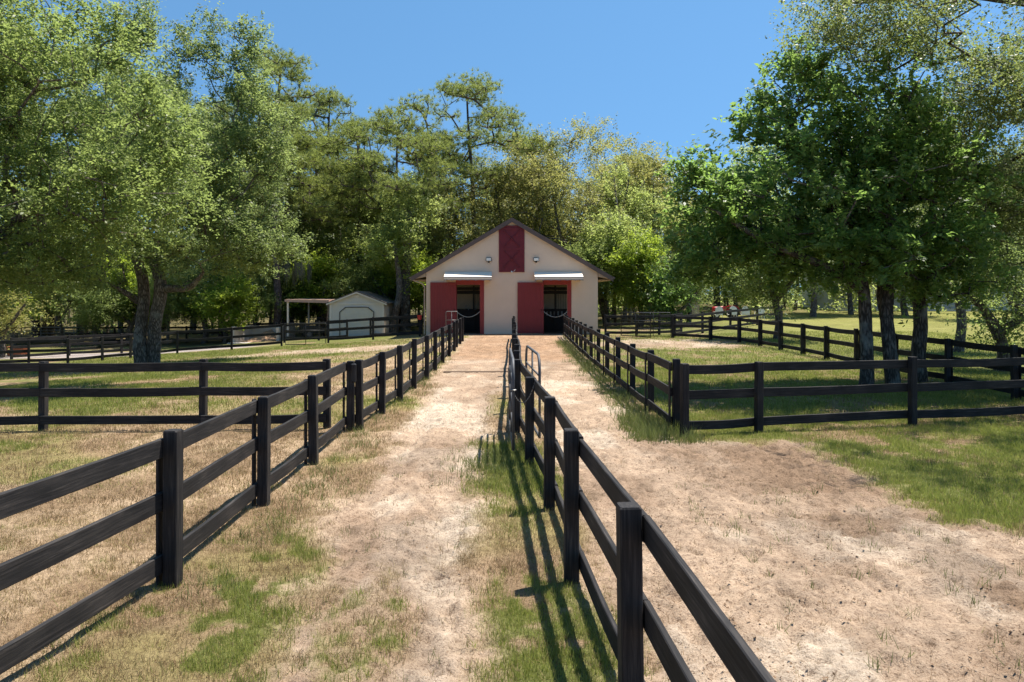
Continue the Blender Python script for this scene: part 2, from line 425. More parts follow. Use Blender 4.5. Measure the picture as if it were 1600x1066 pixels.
# ------------------------------------------------------------------ BARN
paint("stucco", (0.72, 0.56, 0.435), 0.85, 0.04, 1.2, 0.08, 30)
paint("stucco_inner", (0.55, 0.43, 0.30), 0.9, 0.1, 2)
paint("red_door", (0.215, 0.022, 0.025), 0.5, 0.12, 3, 0.12, 30, stretch=(6, 6, 0.6))
paint("red_frame", (0.27, 0.030, 0.028), 0.5, 0.1, 3)
paint("maroon", (0.155, 0.012, 0.021), 0.5, 0.12, 3, 0.1, 30)
paint("roof_trim", (0.115, 0.083, 0.075), 0.6, 0.12, 2)
paint("shingle", (0.16, 0.12, 0.10), 0.9, 0.25, 8, 0.5, 30)
paint("soffit", (0.44, 0.32, 0.23), 0.8, 0.1, 3)
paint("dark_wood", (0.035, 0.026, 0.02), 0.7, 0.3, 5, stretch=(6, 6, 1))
paint("lamp_white", (0.82, 0.82, 0.78), 0.3, 0.03, 3)
paint("awning_canvas", (0.85, 0.74, 0.60), 0.7, 0.05, 3)
paint("rope", (0.36, 0.35, 0.32), 0.7, 0.15, 40)
paint("canvas_grey", (0.24, 0.22, 0.23), 0.8, 0.1, 5)
paint("red_plastic", (0.55, 0.03, 0.03), 0.35, 0.08, 4)
# stucco gets faint block courses
nt = MATS["stucco"].node_tree
pr = [n for n in nt.nodes if n.type == 'BSDF_PRINCIPLED'][0]; bp = [n for n in nt.nodes if n.type == 'BUMP'][0]
tc = [n for n in nt.nodes if n.type == 'TEX_COORD'][0]
mp = N(nt, "ShaderNodeMapping"); mp.inputs['Rotation'].default_value = (math.pi / 2, 0, 0)
nt.links.new(tc.outputs['Object'], mp.inputs[0])
bk = N(nt, "ShaderNodeTexBrick", Scale=1.0); bk.inputs['Brick Width'].default_value = 0.42; bk.inputs['Row Height'].default_value = 0.21; bk.inputs['Mortar Size'].default_value = 0.012
bk.inputs['Color1'].default_value = bk.inputs['Color2'].default_value = (1, 1, 1, 1); bk.inputs['Mortar'].default_value = (0, 0, 0, 1)
nt.links.new(mp.outputs[0], bk.inputs['Vector'])
b2 = N(nt, "ShaderNodeBump", Strength=0.22, Distance=0.01); nt.links.new(bk.outputs[0], b2.inputs['Height']); nt.links.new(bp.outputs[0], b2.inputs['Normal']); nt.links.new(b2.outputs[0], pr.inputs['Normal'])

BY = 48.0
barn = empty("barn", (0, BY, 0), "tan stucco barn with brown gable roof and two red sliding doors", "barn")
HWB, EZ, RZ, SL = 5.62, 4.02, 7.32, 0.587
OPEN = [(-3.62, -2.10), (2.08, 3.62)]; OH = 3.22; T = 0.2
w = MB()
# front wall built around two openings: piers, band above the doors, gable
xs = [-HWB, OPEN[0][0], OPEN[0][1], OPEN[1][0], OPEN[1][1], HWB]
for a, b in ((0, 1), (2, 3), (4, 5)): w.box(xs[a], xs[b], 0, T, -0.6, OH)
w.prism([(-HWB, OH), (HWB, OH), (HWB, EZ), (0, RZ), (-HWB, EZ)], 0, T)
for x0, x1 in ((-HWB, -HWB + T), (HWB - T, HWB)):      # unseen side walls, with openings added to let light onto the partition
    w.box(x0, x1, T, 14, -0.6, 1.0); w.box(x0, x1, T, 14, 3.0, EZ); w.box(x0, x1, T, .8, 1.0, 3.0); w.box(x0, x1, 4.9, 14, 1.0, 3.0)
w.prism([(-HWB + T, -0.6), (HWB - T, -0.6), (HWB - T, EZ + .1), (0, RZ), (-HWB + T, EZ + .1)], 13.8, 14)
w.build("wall", "stucco", barn)
rf = MB()
RT = 7.62
for s in (-1, 1):
    o = [(0, RT), (s * 6.58, RT - SL * 6.58), (s * 6.58, RT - SL * 6.58 - .09), (0, RT - .09)]
    rf.prism(o if s > 0 else o[::-1], -0.20, 14.4)
roof = rf.build("roof", "shingle", barn)
fa = MB()
for s in (-1, 1):
    o = [(0, RT - .02), (s * 6.6, RT - .02 - SL * 6.6), (s * 6.6, RT - .32 - SL * 6.6), (0, RT - .32)]
    fa.prism(o if s > 0 else o[::-1], -0.25, -0.202)
fa.build("fascia_board", "roof_trim", roof)
for s in (-1, 1):
    so = MB()
    o = [(s * 5.64, 4.02), (s * 6.55, RT - SL * 6.55 - .1), (s * 6.55, 3.42), (s * 5.64, 3.34)]
    o2 = [(s * 5.64, RT - SL * 5.64 - .1), (s * 6.55, RT - SL * 6.55 - .1), (s * 6.55, 3.56), (s * 5.64, 3.75)]
    so.prism(o2 if s < 0 else o2[::-1], -0.192, 0.25)
    so.box(min(s * 5.64, s * 6.5), max(s * 5.64, s * 6.5), 0.25, 14.3, 3.50, 3.56)
    so.build("soffit", "soffit", roof)
for s in (-1, 1):
    gu = MB()
    gu.tube([(s * 6.66, -0.2, 3.66), (s * 6.66, 14.3, 3.66)], 0.07, 8)
    gu.build("gutter", "roof_trim", roof)
dn = MB().tube([(-6.62, -.2, 3.6), (-6.3, -.14, 3.45), (-5.9, -.12, 3.32), (-5.72, -.1, 3.1), (-5.72, -.1, 0.0)], 0.045, 8).build("downpipe", "soffit", barn)
for k, (a, b) in enumerate(OPEN):
    fr = MB()
    fr.box(b, b + .27, -.035, -.002, 0, OH + .3); fr.box(a - .06, b, -.035, -.002, OH, OH + .3); fr.box(a - .08, a, -.02, T + .02, 0, OH)
    df = fr.build("door_frame", "red_frame", barn)
    pw = MB()
    x0, x1 = a - 1.72, a - .03
    nb = 9
    for i in range(nb):
        u0, u1 = x0 + (x1 - x0) * i / nb, x0 + (x1 - x0) * (i + 1) / nb - .006
        pw.box(u0, u1, -.125, -.085, .06, 1.56); pw.box(u0, u1, -.125, -.085, 1.59, 3.38)
    pw.box(x0 + .02, x1 - .02, -.085, -.06, .08, 3.36)
    d = pw.build("sliding_door", "red_door", barn)
    MB().tube([(x1 - .1, -.15, 1.35), (x1 - .1, -.15, 1.65)], .018, 6).build("handle", "dark_metal", d)
    # stall guard rope
    pts = [((a + .0) + (b - a) * t, -.06, 1.47 - .36 * 4 * t * (1 - t)) for t in [i / 14 for i in range(15)]]
    MB().tube(pts, .022, 6).build("stall_rope", "rope", barn)
    # awning: sloped canvas, striped valance with scalloped edge
    ax0, ax1 = ((-4.38, -1.32), (1.44, 4.55))[k]
    aw = MB()
    aw.poly([(ax0, -.02, 4.06), (ax1, -.02, 4.06), (ax1 + .02, -1.15, 3.72), (ax0 - .02 + .04, -1.15, 3.72), (ax0, -.02, 4.03), (ax1, -.02, 4.03), (ax1 + .02, -1.15, 3.69), (ax0 + .02, -1.15, 3.69)],
            [(0, 3, 2, 1), (4, 5, 6, 7), (0, 1, 5, 4), (1, 2, 6, 5), (2, 3, 7, 6), (3, 0, 4, 7)])
    av = aw.build("awning", "awning_canvas", barn)
    for tone, z0, z1 in (("canvas_grey", 3.64, 3.70), ("awning_canvas", 3.56, 3.64), ("canvas_grey", 3.48, 3.56)):
        q = MB(); nn = 24
        for i in range(nn):
            u0, u1 = ax0 + .02 + (ax1 - ax0) * i / nn, ax0 + .02 + (ax1 - ax0) * (i + 1) / nn
            s0 = .035 * abs(math.sin(i * math.pi / 4)) if z0 == 3.48 else 0; s1 = .035 * abs(math.sin((i + 1) * math.pi / 4)) if z0 == 3.48 else 0
            q.poly([(u0, -1.16, z0 + s0), (u1, -1.16, z0 + s1), (u1, -1.16, z1), (u0, -1.16, z1), (u0, -1.15, z0 + s0), (u1, -1.15, z0 + s1), (u1, -1.15, z1), (u0, -1.15, z1)],
                   [(0, 1, 2, 3), (7, 6, 5, 4), (0, 4, 5, 1), (3, 2, 6, 7)])
        q.build("valance", tone, av)
    for xx in (ax0 + .12, ax1 - .12):
        br = MB()
        br.poly([(xx - .012, -.02, 3.45), (xx + .012, -.02, 3.45), (xx + .012, -1.12, 3.58), (xx - .012, -1.12, 3.58), (xx - .012, -.02, 4.02), (xx + .012, -.02, 4.02), (xx + .012, -1.12, 3.68), (xx - .012, -1.12, 3.68)],
                [(0, 3, 2, 1), (4, 5, 6, 7), (0, 1, 5, 4), (1, 2, 6, 5), (2, 3, 7, 6), (3, 0, 4, 7)])
        br.build("awning_side", "soffit", av)
    # flood light
    lx = (-1.52, 1.58)[k]
    MB().box(lx - .19, lx + .19, -.16, -.04, 4.76, 5.0).build("flood_light", "dark_metal", barn, bevel=.03)
    fl = [o for o in barn.children if o.name.startswith("flood_light")][-1]
    MB().box(lx - .155, lx + .155, -.178, -.155, 4.79, 4.965).build("lens", "lamp_white", fl, bevel=.008)
    MB().box(lx - .05, lx + .05, -.14, 0.0, 4.66, 4.76).build("bracket", "dark_metal", fl)
# loft door
ld = MB(); ld.box(-.72, .68, -.045, -.003, 4.18, 6.98)
ldo = ld.build("loft_door", "maroon", barn)
f = MB()
for x0, x1, z0, z1 in ((-.86, -.72, 4.05, 7.1), (.68, .82, 4.05, 7.1), (-.72, .68, 4.05, 4.18), (-.72, .68, 6.98, 7.1)): f.box(x0, x1, -.06, -.002, z0, z1)
f.build("door_frame", "maroon", barn)
f = MB()
for x0, x1, z0, z1 in ((-.70, -.56, 4.2, 6.96), (.52, .66, 4.2, 6.96), (-.56, .52, 4.2, 4.33), (-.56, .52, 6.83, 6.96), (-.56, .52, 5.5, 5.66)): f.box(x0, x1, -.075, -.044, z0, z1)
for z0, z1 in ((4.33, 5.5), (5.66, 6.83)):
    f.bar((-.54, -.058, z1 - .03), (.50, -.058, z0 + .03), .026, .13, (0, 1, 0)); f.bar((-.54, -.0600, z0 + .03), (.50, -.0600, z1 - .03), .026, .13, (0, 1, 0))
f.build("cross_brace", "maroon", ldo)
fx = MB(); fx.tube([(-.04, -.1, 4.1), (.02, -.16, 4.02)], .05, 8); fx.tube([(.1, -.08, 4.08), (.22, -.1, 4.22)], .015, 6)
fx.build("camera_mount", "white_metal", barn)
# interior: floor, partitions, stall fronts, beam
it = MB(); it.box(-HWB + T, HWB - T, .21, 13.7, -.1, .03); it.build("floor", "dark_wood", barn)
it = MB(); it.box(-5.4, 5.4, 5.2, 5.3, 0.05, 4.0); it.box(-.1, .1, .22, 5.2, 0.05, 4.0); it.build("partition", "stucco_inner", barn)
for a, b in OPEN:
    it = MB()
    it.box(a - .5, b + .6, 3.4, 3.46, .05, 1.45); it.box(a - .5, b + .6, 3.28, 3.42, 2.62, 2.86)
    it.box((a + b) / 2 + .12, (a + b) / 2 + .24, 3.3, 3.42, .05, 3.2)
    for i in range(9):
        xx = (a + b) / 2 + .3 + i * .12
        it.tube([(xx, 3.43, 1.45), (xx, 3.43, 3.1)], .014, 5)
    it.box(a - .5, b + .6, 3.4, 3.46, 2.9, 3.1); it.box(a - .5, b + .6, 3.39, 3.47, 1.45, 1.58)
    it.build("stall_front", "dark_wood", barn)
for xx, zz in ((-3.3, 1.75), (-3.05, 1.7), (-2.6, 1.72)):
    MB().tube([(xx, 3.32, zz - .2), (xx + .03, 3.3, zz), (xx + .1, 3.32, zz + .12), (xx + .15, 3.3, zz - .1)], .02, 5).build("hanging_tack", "rope", barn)
for i in range(5): MB().box(2.4 + i * .26, 2.5 + i * .26, 3.3, 3.36, 1.12, 1.4).build("stall_slat", "rope", barn)

# ------------------------------------------------------------------ FENCES
def chamfer_rect(w, h, c):
    return [(-w / 2 + c, -h / 2), (w / 2 - c, -h / 2), (w / 2, -h / 2 + c), (w / 2, h / 2 - c), (w / 2 - c, h / 2), (-w / 2 + c, h / 2), (-w / 2, h / 2 - c), (-w / 2, -h / 2 + c)]

def board_mesh(name, L_, w, h, mat, seed, bow=0.0):
    r = random.Random(seed); sec = chamfer_rect(w, h, 0.006); n = 6
    v, f = [], []
    ph = r.uniform(0, 6)
    for i in range(n + 1):
        t = i / n
        dz = bow * math.sin(t * math.pi) + r.uniform(-1, 1) * 0.0015
        dy = 0.004 * math.sin(ph + t * 5)
        for (a, b) in sec: v.append((t * L_, a + dy, b + dz))
    for i in range(n):
        for k in range(8):
            f.append((i * 8 + k, i * 8 + (k + 1) % 8, (i + 1) * 8 + (k + 1) % 8, (i + 1) * 8 + k))
    f.append(tuple(range(7, -1, -1))); f.append(tuple(n * 8 + k for k in range(8)))
    me = bpy.data.meshes.new(name); me.from_pydata(v, [], f); me.materials.append(MATS[mat]); return me

def post_mesh(name, w, d, h, mat):
    v, f = [], []
    for zz, c, k in ((-0.35, .008, 1), (h - .012, .008, 1), (h, .016, .93)):
        for a, b in chamfer_rect(w, d, c): v.append((a * k, b * k, zz))
    for i in range(2):
        for k in range(8): f.append((i * 8 + k, i * 8 + (k + 1) % 8, (i + 1) * 8 + (k + 1) % 8, (i + 1) * 8 + k))
    f.append(tuple(range(7, -1, -1))); f.append(tuple(16 + k for k in range(8)))
    me = bpy.data.meshes.new(name); me.from_pydata(v, [], f); me.materials.append(MATS[mat]); return me

def fence(label, pts, side=1, h=1.35, rails=(.19, .735, 1.215), rh=.165, pw=.13, rt=.04, batten=True, seed=1, group="black board fences", skip=()):
    r = random.Random(seed)
    pts = [Vector((p[0], p[1], float(gz(p[0], p[1])))) for p in pts]
    root = empty("board_fence", pts[0], label, "fence", group)
    nr = []
    for i in range(len(pts)):
        d = pts[min(i + 1, len(pts) - 1)] - pts[max(i - 1, 0)]; d.z = 0; d.normalize()
        nr.append(Vector((d.y, -d.x, 0)) * side)           # side on which the posts stand
    for i, p in enumerate(pts):
        d = Vector((-nr[i].y, nr[i].x, 0)); ang = math.atan2(d.y, d.x)
        hh = h + r.uniform(-.03, .03)
        o = add_obj("post", post_mesh("post", pw, pw, hh, "black_post"), root, p - pts[0], (r.uniform(-.012, .012), r.uniform(-.012, .012), ang + r.uniform(-.03, .03)))
        if batten:
            q = p - nr[i] * (pw / 2 + rt + .016)
            add_obj("batten", post_mesh("batten", .10, .028, h - .05, "black_post"), root, q - pts[0], (0, r.uniform(-.006, .006), ang))
    for i in range(len(pts) - 1):
        if i in skip: continue
        for z0 in rails:
            a = pts[i] - nr[i] * (pw / 2 + rt / 2 + .001); b = pts[i + 1] - nr[i + 1] * (pw / 2 + rt / 2 + .001)
            a = a + Vector((0, 0, z0 + r.uniform(-.012, .012))); b = b + Vector((0, 0, z0 + r.uniform(-.012, .012)))
            d = b - a; Ln = d.length - .005
            rz = math.atan2(d.y, d.x); ry = -math.asin(d.z / d.length)
            add_obj("rail", board_mesh("rail", Ln, rt, rh * r.uniform(.97, 1.03), "black_board", r.random(), r.uniform(-.026, .008)), root, a - pts[0], (0, ry, rz))
    return root

# left lane fence, near stretch and far stretch
fence("nearest black three board fence along the left edge of the sandy lane", [(-3.62, 1.9), (-3.34, 4.35), at(270, 912)[:2], at(412, 787)[:2], at(490, 725)[:2], at(547, 672)[:2]], side=1, seed=3)
fence("black board fence beside the left lane, ending at the barn's left door",
      [at(562, 670)[:2], at(597, 646)[:2], at(625.5, 626.5)[:2], at(647, 607.5)[:2], at(667, 592)[:2], at(680, 578.5)[:2], at(692, 567)[:2], at(702, 557)[:2], at(710, 549)[:2], (-2.72, 36.0), (-2.7, 38.2), (-2.72, 40.4)], side=1, seed=4)
# centre fence
fence("black board fence down the middle between the two sandy lanes",
      [(.84, 1.7), (.70, 4.29), at(893, 907)[:2], at(858, 793)[:2], at(827, 723)[:2], at(807, 674)[:2]] + [(.09 + .03 * math.sin(k * 1.3), 16.2 + 2.42 * k) for k in range(12)], side=-1, seed=5, batten=False)
# right lane fence
fence("black board fence along the right lane's outer edge, ending by the barn's right door",
      [(3.13, 14.0)] + [(3.10 - .1 * math.sin(k * .3) + .012 * k, 16.35 + 2.4 * k) for k in range(13)], side=1, seed=6)
# cross fences
fence("black board fence crossing the grass on the left below the forked oak", [(-3.62, 14.35), (-6.05, 14.35), (-9.15, 14.3), (-12.3, 14.35), (-15.2, 14.4)], side=1, seed=7, batten=False)
fence("black board fence crossing the grass on the right in front of the dark oak",
      [(3.16, 13.42), (4.66, 13.85), (7.98, 14.6), (11.2, 15.3), (14.3, 16.0)], side=1, seed=8, batten=False)
# right paddock side fence
fence("black board fence running away behind the dark oak trunks on the right",
      [(12.55, 16.0), (12.42, 18.1), (12.6, 21.2), (12.45, 23.9), (12.5, 26.6), (12.55, 29.3), (12.6, 31.8), (12.55, 34.3), (12.4, 36.7), (12.1, 39.1), (11.2, 41.4), (9.55, 43.6)], side=-1, seed=9)
fence("dark board fence rising behind the right paddock towards the red tractor", [(9.9, 44.6), (12.3, 47.3), (14.9, 50.0), (17.6, 52.6), (20.3, 55.2)], side=-1, seed=10, batten=False)
fence("short dark board fence between wire gate and barn's right wall", [(5.9, 46.2), (7.9, 46.4), (9.4, 46.8), (11.2, 48.5)], side=-1, seed=11, batten=False)
# left paddock back fence
fence("black board fence sloping down to the left behind the forked oak",
      [at(-30, 574)[:2], at(45, 571)[:2], at(106, 569)[:2], at(160, 564)[:2], at(204, 560)[:2], at(277, 553)[:2], at(362, 547)[:2], at(440, 541)[:2]], side=1, seed=12, h=1.45, rails=(.25, .80, 1.32), batten=False)
fence("black board fence between shed and barn's left corner", [at(513, 536)[:2], at(583, 531)[:2], at(656, 526)[:2]], side=1, seed=13, h=1.5, rails=(.25, .82, 1.36), batten=False)
fence("dark board fence along the grey road on the far left", [at(18, 562)[:2], at(108, 556)[:2], at(190, 552)[:2], at(250, 548)[:2]], side=1, seed=14, batten=False)
fence("low dark board fence standing in front of the beige shed", [(-16.0, 51.5), (-13.6, 51.6), (-11.6, 51.6)], side=1, seed=15, batten=False)
fence("low dark board fence right of the shed's garage door", [(-9.9, 51.3), (-8.0, 51.2), (-6.3, 51.2)], side=1, seed=16, batten=False)
fence("long dark board fence at the foot of the woods on the left", [(-38.5 + 2.9 * k, 60 + .15 * k) for k in range(8)], side=1, seed=17, batten=False)

# ------------------------------------------------------------------ GATES
def tube_gate(label, loc, rz, L_=2.5, h=1.3, mat="grey_metal", bars=4, r=.024, mesh=False, name="tube_gate", z0=.22, cat="gate", round_=.28):
    root = empty(name, loc, label, cat, None, rz)
    fr = MB()
    pts = []
    for cx, cz, a0 in ((L_ - round_, z0 + h - round_, 0), (round_, z0 + h - round_, 90)):
        for k in range(6):
            a = math.radians(a0 + k * 18); pts.append((cx + round_ * math.cos(a), 0, cz + round_ * math.sin(a)))
    pts = [(L_, 0, z0)] + pts + [(0, 0, z0), (L_, 0, z0)]
    fr.tube(pts, r, 8)
    fr.build("gate_frame", mat, root, smooth=True)
    b = MB()
    for k in range(1, bars):
        zz = z0 + h * k / bars
        b.tube([(.02, 0, zz), (L_ - .02, 0, zz)], r * .8, 6)
    b.tube([(L_ / 2, 0, z0), (L_ / 2, 0, z0 + h)], r * .8, 6)
    b.build("cross_bar", mat, root, smooth=True)
    if mesh:
        w = MB(); n = int(L_ / .1)
        for k in range(1, n): w.box(L_ * k / n - .003, L_ * k / n + .003, -.003, .003, z0 + .02, z0 + h - .03)
        for k in range(1, int(h / .1)): w.box(.02, L_ - .02, -.0075, -.0015, z0 + k * .1 - .003, z0 + k * .1 + .003)
        w.build("wire_mesh", mat, root)
    return root

tube_gate("grey tubular gate folded along the left side of the middle fence", (0.02, 11.25, 0), math.radians(91.3), 2.7, 1.36)
tube_gate("grey tubular gate folded along the right side of the middle fence", (0.46, 12.2, 0), math.radians(94), 2.5, 1.36)
ch = MB()
ca_, cb_ = Vector((.02, 11.26, 1.10)), Vector((.34, 11.22, 1.22))
for k in range(16):
    t = k / 15; p = ca_.lerp(cb_, t); p.z -= .22 * 4 * t * (1 - t); 
    t2 = (k + .75) / 15; q = ca_.lerp(cb_, t2); q.z -= .22 * 4 * t2 * (1 - t2)
    ch.tube([p, q], .008, 6)
for k in range(8):
    a0, a1 = k * math.pi / 4, (k + 1) * math.pi / 4
    ch.tube([(.02 + .045 * math.cos(a0), 11.26 + .045 * math.sin(a0), 1.13), (.02 + .045 * math.cos(a1), 11.26 + .045 * math.sin(a1), 1.13)], .012, 6)
tag(ch.build("chain", "chain_steel"), "sagging steel chain tying the folded tube gate to the middle fence post", "chain")
# dark hinge gate post pair on left lane
p0 = at(553, 671)
hg = empty("gate_hinge", p0, "black metal hinge bar and lever standing between two fence posts on the left lane", "gate latch")
MB().tube([(0.02, -.12, .05), (0.02, -.12, 1.05)], .02, 8).build("bar", "dark_metal", hg)
MB().box(-.03, .07, -.17, -.07, .92, 1.28).build("lever", "dark_metal", hg, bevel=.02)
tube_gate("black wire mesh gate between two posts left of the shed", (at(446, 541)[0], at(446, 541)[1], at(446, 541)[2]), math.radians(3), 2.55, 1.35, "dark_metal", 3, .028, True, "mesh_gate", .1, round_=.04)
tube_gate("dark mesh gate standing open beside the barn's right wall", (8.05, 42.6, 0), math.radians(122), 2.6, 1.4, "dark_metal", 3, .028, True, "mesh_gate", .1, round_=.05)
tube_gate("dark mesh gate hung on the corner post of the right paddock", (9.45, 43.75, 0.0), math.radians(172), 2.0, 1.4, "dark_metal", 3, .026, True, "mesh_gate", .1, round_=.05)
tube_gate("small pale tubular gate standing in front of the barn's left red door", (-3.84, 42.6, 0), math.radians(4), .66, 1.5, "chain_steel", 3, .02, False, "tube_gate", .1, round_=.06)
gl = at(40, 528)
tube_gate("long galvanised gate at the far left below the woods", (-38.5, 57.5, float(gz(-38.5, 57.5))), math.radians(2), 3.0, 1.15, "grey_metal", 5, .045, name="farm_gate", round_=.05)
tube_gate("shorter galvanised gate beside a tree trunk at the far left", (-35.2, 57.6, float(gz(-35.2, 57.6))), math.radians(2), 1.5, 1.15, "grey_metal", 5, .04, name="farm_gate", round_=.05)
# red feed bucket on the post by the barn corner
bx, by, bz = at(656, 526)
bk_ = empty("bucket", (bx, by - .16, bz + 1.12), "small red bucket hanging on the fence post at the barn's left corner", "bucket")
MB().tube([(0, 0, 0), (0, 0, .3)], [.12, .155], 14).build("pail", "red_plastic", bk_)
MB().tube([(-.15, 0, .28), (-.1, .02, .4), (0, .05, .45), (.1, .02, .4), (.15, 0, .28)], .008, 5).build("handle", "grey_metal", bk_)

paint("grey_timber", (.20, .135, .09), .85, .3, 6, .4, 20, stretch=(1, 9, 9))
for lab, x0, x1, yy in (("weathered timber lying across the left lane, half sunk in sand", -2.3, .0, 24.6), ("weathered timber lying on the dry grass just left of the lane fence", -6.4, -3.0, 25.6)):
    me = board_mesh("timber", x1 - x0, .12, .10, "grey_timber", 4)
    o_ = add_obj("timber", me, None, (x0, yy, float(gz(x0, yy)) - .03), (0, 0, .01)); tag(o_, lab, "timber")
# ------------------------------------------------------------------ SHED WITH LEAN-TO
paint("siding", (0.66, 0.57, 0.49), 0.7, 0.06, 3, 0.2, 8, stretch=(14, 14, 0.3))
paint("siding_trim", (0.72, 0.62, 0.53), 0.6, 0.05, 3)
paint("roll_door", (0.66, 0.57, 0.47), 0.5, 0.05, 3)
paint("leanto_roof", (0.45, 0.28, 0.21), 0.5, 0.1, 3)
SY = 55.5; sz = float(gz(-11.7, SY)) - .05
shed = empty("shed", (-11.75, SY, sz), "beige shed with arched roll up door and a flat lean-to roof on its left", "shed")
hw = 2.05
w = MB(); w.prism([(-hw, 0), (hw, 0), (hw, 2.55), (0, 3.35), (-hw, 2.55)], 0, 6.0); w.build("wall", "siding", shed)
r_ = MB()
for s in (-1, 1):
    o = [(0, 3.44), (s * 2.3, 3.44 - .9 * 1.0), (s * 2.3, 3.37 - .9), (0, 3.37)]
    r_.prism(o if s > 0 else o[::-1], -.2, 6.2)
r_.build("roof", "shingle", shed)
t_ = MB()
for s in (-1, 1):
    t_.box(min(s * 1.9, s * 2.07), max(s * 1.9, s * 2.07), -.03, -.002, 0, 2.55)
t_.box(-1.9, 1.9, -.028, -.002, 2.42, 2.55); t_.box(-.22, .22, -.03, -.002, 2.98, 3.12)
for s in (-1, 1):
    o = [(0, 3.37), (s * 2.28, 2.475), (s * 2.28, 2.36), (0, 3.26)]
    t_.prism(o if s > 0 else o[::-1], -.19, -.16)
t_.build("trim", "siding_trim", shed)
od = [(-1.28, .02), (1.28, .02), (1.28, 1.85), (.85, 2.2), (-.85, 2.2), (-1.28, 1.85)]
q = MB()
for i in range(12):
    z0, z1 = .03 + i * .165, .03 + (i + 1) * .165 - .012
    cut = max(0, (z1 - 1.85) / .35 * .43) if z1 > 1.85 else 0
    q.box(-1.27 + cut, 1.27 - cut, -.05, -.02, z0, z1)
q.box(-.84, .84, -.05, -.02, 2.01, 2.19)
q.prism([(-1.26, .02), (1.26, .02), (1.26, 1.84), (.84, 2.19), (-.84, 2.19), (-1.26, 1.84)], -.02, -.003)
dr = q.build("roll_up_door", "roll_door", shed)
fr = MB()
for (a, b) in zip(od[1:], od[2:] + od[:1]):
    if a[1] < .1 and b[1] < .1: continue
    fr.bar((a[0], -.06, a[1]), (b[0], -.06, b[1]), .05, .05, (0, 1, 0))
fr.build("door_frame", "dark_wood", dr)
r_ = MB(); r_.poly([(-5.45, -.1, 2.62), (-2.1, -.1, 2.52), (-2.1, 6, 2.56), (-5.45, 6, 2.66), (-5.45, -.1, 2.80), (-2.1, -.1, 2.76), (-2.1, 6, 2.80), (-5.45, 6, 2.86)],
                   [(0, 3, 2, 1), (4, 5, 6, 7), (0, 1, 5, 4), (1, 2, 6, 5), (2, 3, 7, 6), (3, 0, 4, 7)])
lr = r_.build("lean_to_roof", "leanto_roof", shed)
for xx, yy in ((-5.25, .1), (-5.25, 5.8), (-3.6, 5.8)): MB().box(xx - .06, xx + .06, yy - .06, yy + .06, 0, 2.62).build("roof_post", "siding_trim", shed)
# utility cart under the lean-to
paint("tyre", (0.02, 0.02, 0.02), 0.85, 0.2, 8)
def wheel(parent, loc, r, wd, tyre="tyre", rim="grey_metal"):
    t = MB().tube([(-wd / 2, 0, 0), (-wd / 2 * .8, 0, 0), (0, 0, 0), (wd / 2 * .8, 0, 0), (wd / 2, 0, 0)], [r * .88, r * .97, r, r * .97, r * .88], 18).build("wheel", tyre, parent, loc)
    MB().tube([(-wd / 2 - .01, 0, 0), (wd / 2 + .01, 0, 0)], r * .55, 12).build("rim", rim, t)
    return t
cart = empty("utility_cart", (-14.9, 56.2, float(gz(-14.9, 56.2))), "dark off-road utility cart parked under the shed's lean-to roof", "utility cart", rz=.5)
c_ = MB(); c_.prism([(-1.2, .4), (1.2, .4), (1.25, .75), (.7, .95), (.55, .75), (-.1, .7), (-.15, .95), (-1.2, .95)], -.55, .55); c_.build("body", "dark_metal", cart, bevel=.03)
c_ = MB(); c_.box(-.12, .02, -.5, .5, .95, 1.35); c_.box(-.1, .4, -.5, .5, .74, .86); c_.build("seat", "dark_wood", cart, bevel=.04)
c_ = MB()
for s in (-.52, .52): c_.tube([(.75, s, .9), (.5, s, 1.5), (-.2, s, 1.55), (-.25, s, .9)], .03, 6)
c_.build("roll_cage", "dark_metal", cart)
for sx in (-.8, .8):
    for sy in (-.58, .58):
        o = wheel(cart, (sx, sy, .32), .32, .22); o.rotation_euler = (0, 0, math.pi / 2)
# concrete bin with earth
paint("concrete", (0.50, 0.44, 0.38), 0.9, 0.12, 2, 0.3, 20)
paint("clay", (0.36, 0.22, 0.13), 0.95, 0.25, 3, 0.5, 10)
bx, by = -19.9, 55.5; bz = float(gz(bx, by)) - .05
cb = empty("storage_bin", (bx, by, bz), "open fronted beige concrete bin beyond the paddock fence, left of the lean-to", "bin", rz=-.1)
c_ = MB(); c_.box(-1.3, -1.1, -.2, 3, 0, 1.25); c_.box(2.2, 2.4, -.2, 3, 0, 1.2); c_.box(-1.1, 2.2, 2.8, 3, 0, 1.2); c_.build("wall", "concrete", cb)
c_ = MB(); c_.box(-1.25, 2.6, -1.0, 2.8, -.1, .06); c_.build("slab", "concrete", cb)
mv = []; mf = []
n = 14
for j in range(n + 1):
    for i in range(n + 1):
        u, v = i / n, j / n
        hh = .75 * max(0, math.sin(u * math.pi)) * (max(0, v)) * (.8 + .4 * rnd.random())
        mv.append((-1.05 + 3.2 * u, .2 + 2.55 * v, .07 + hh))
for j in range(n):
    for i in range(n):
        k = j * (n + 1) + i; mf.append((k, k + 1, k + n + 2, k + n + 1))
me = bpy.data.meshes.new("earth_pile"); me.from_pydata(mv, [], mf); me.materials.append(MATS["clay"])
dp = add_obj("earth_pile", me, None, (bx, by, bz)); dp.rotation_euler = (0, 0, -.1)
tag(dp, "orange brown heap of earth lying inside the concrete bin", "earth pile")
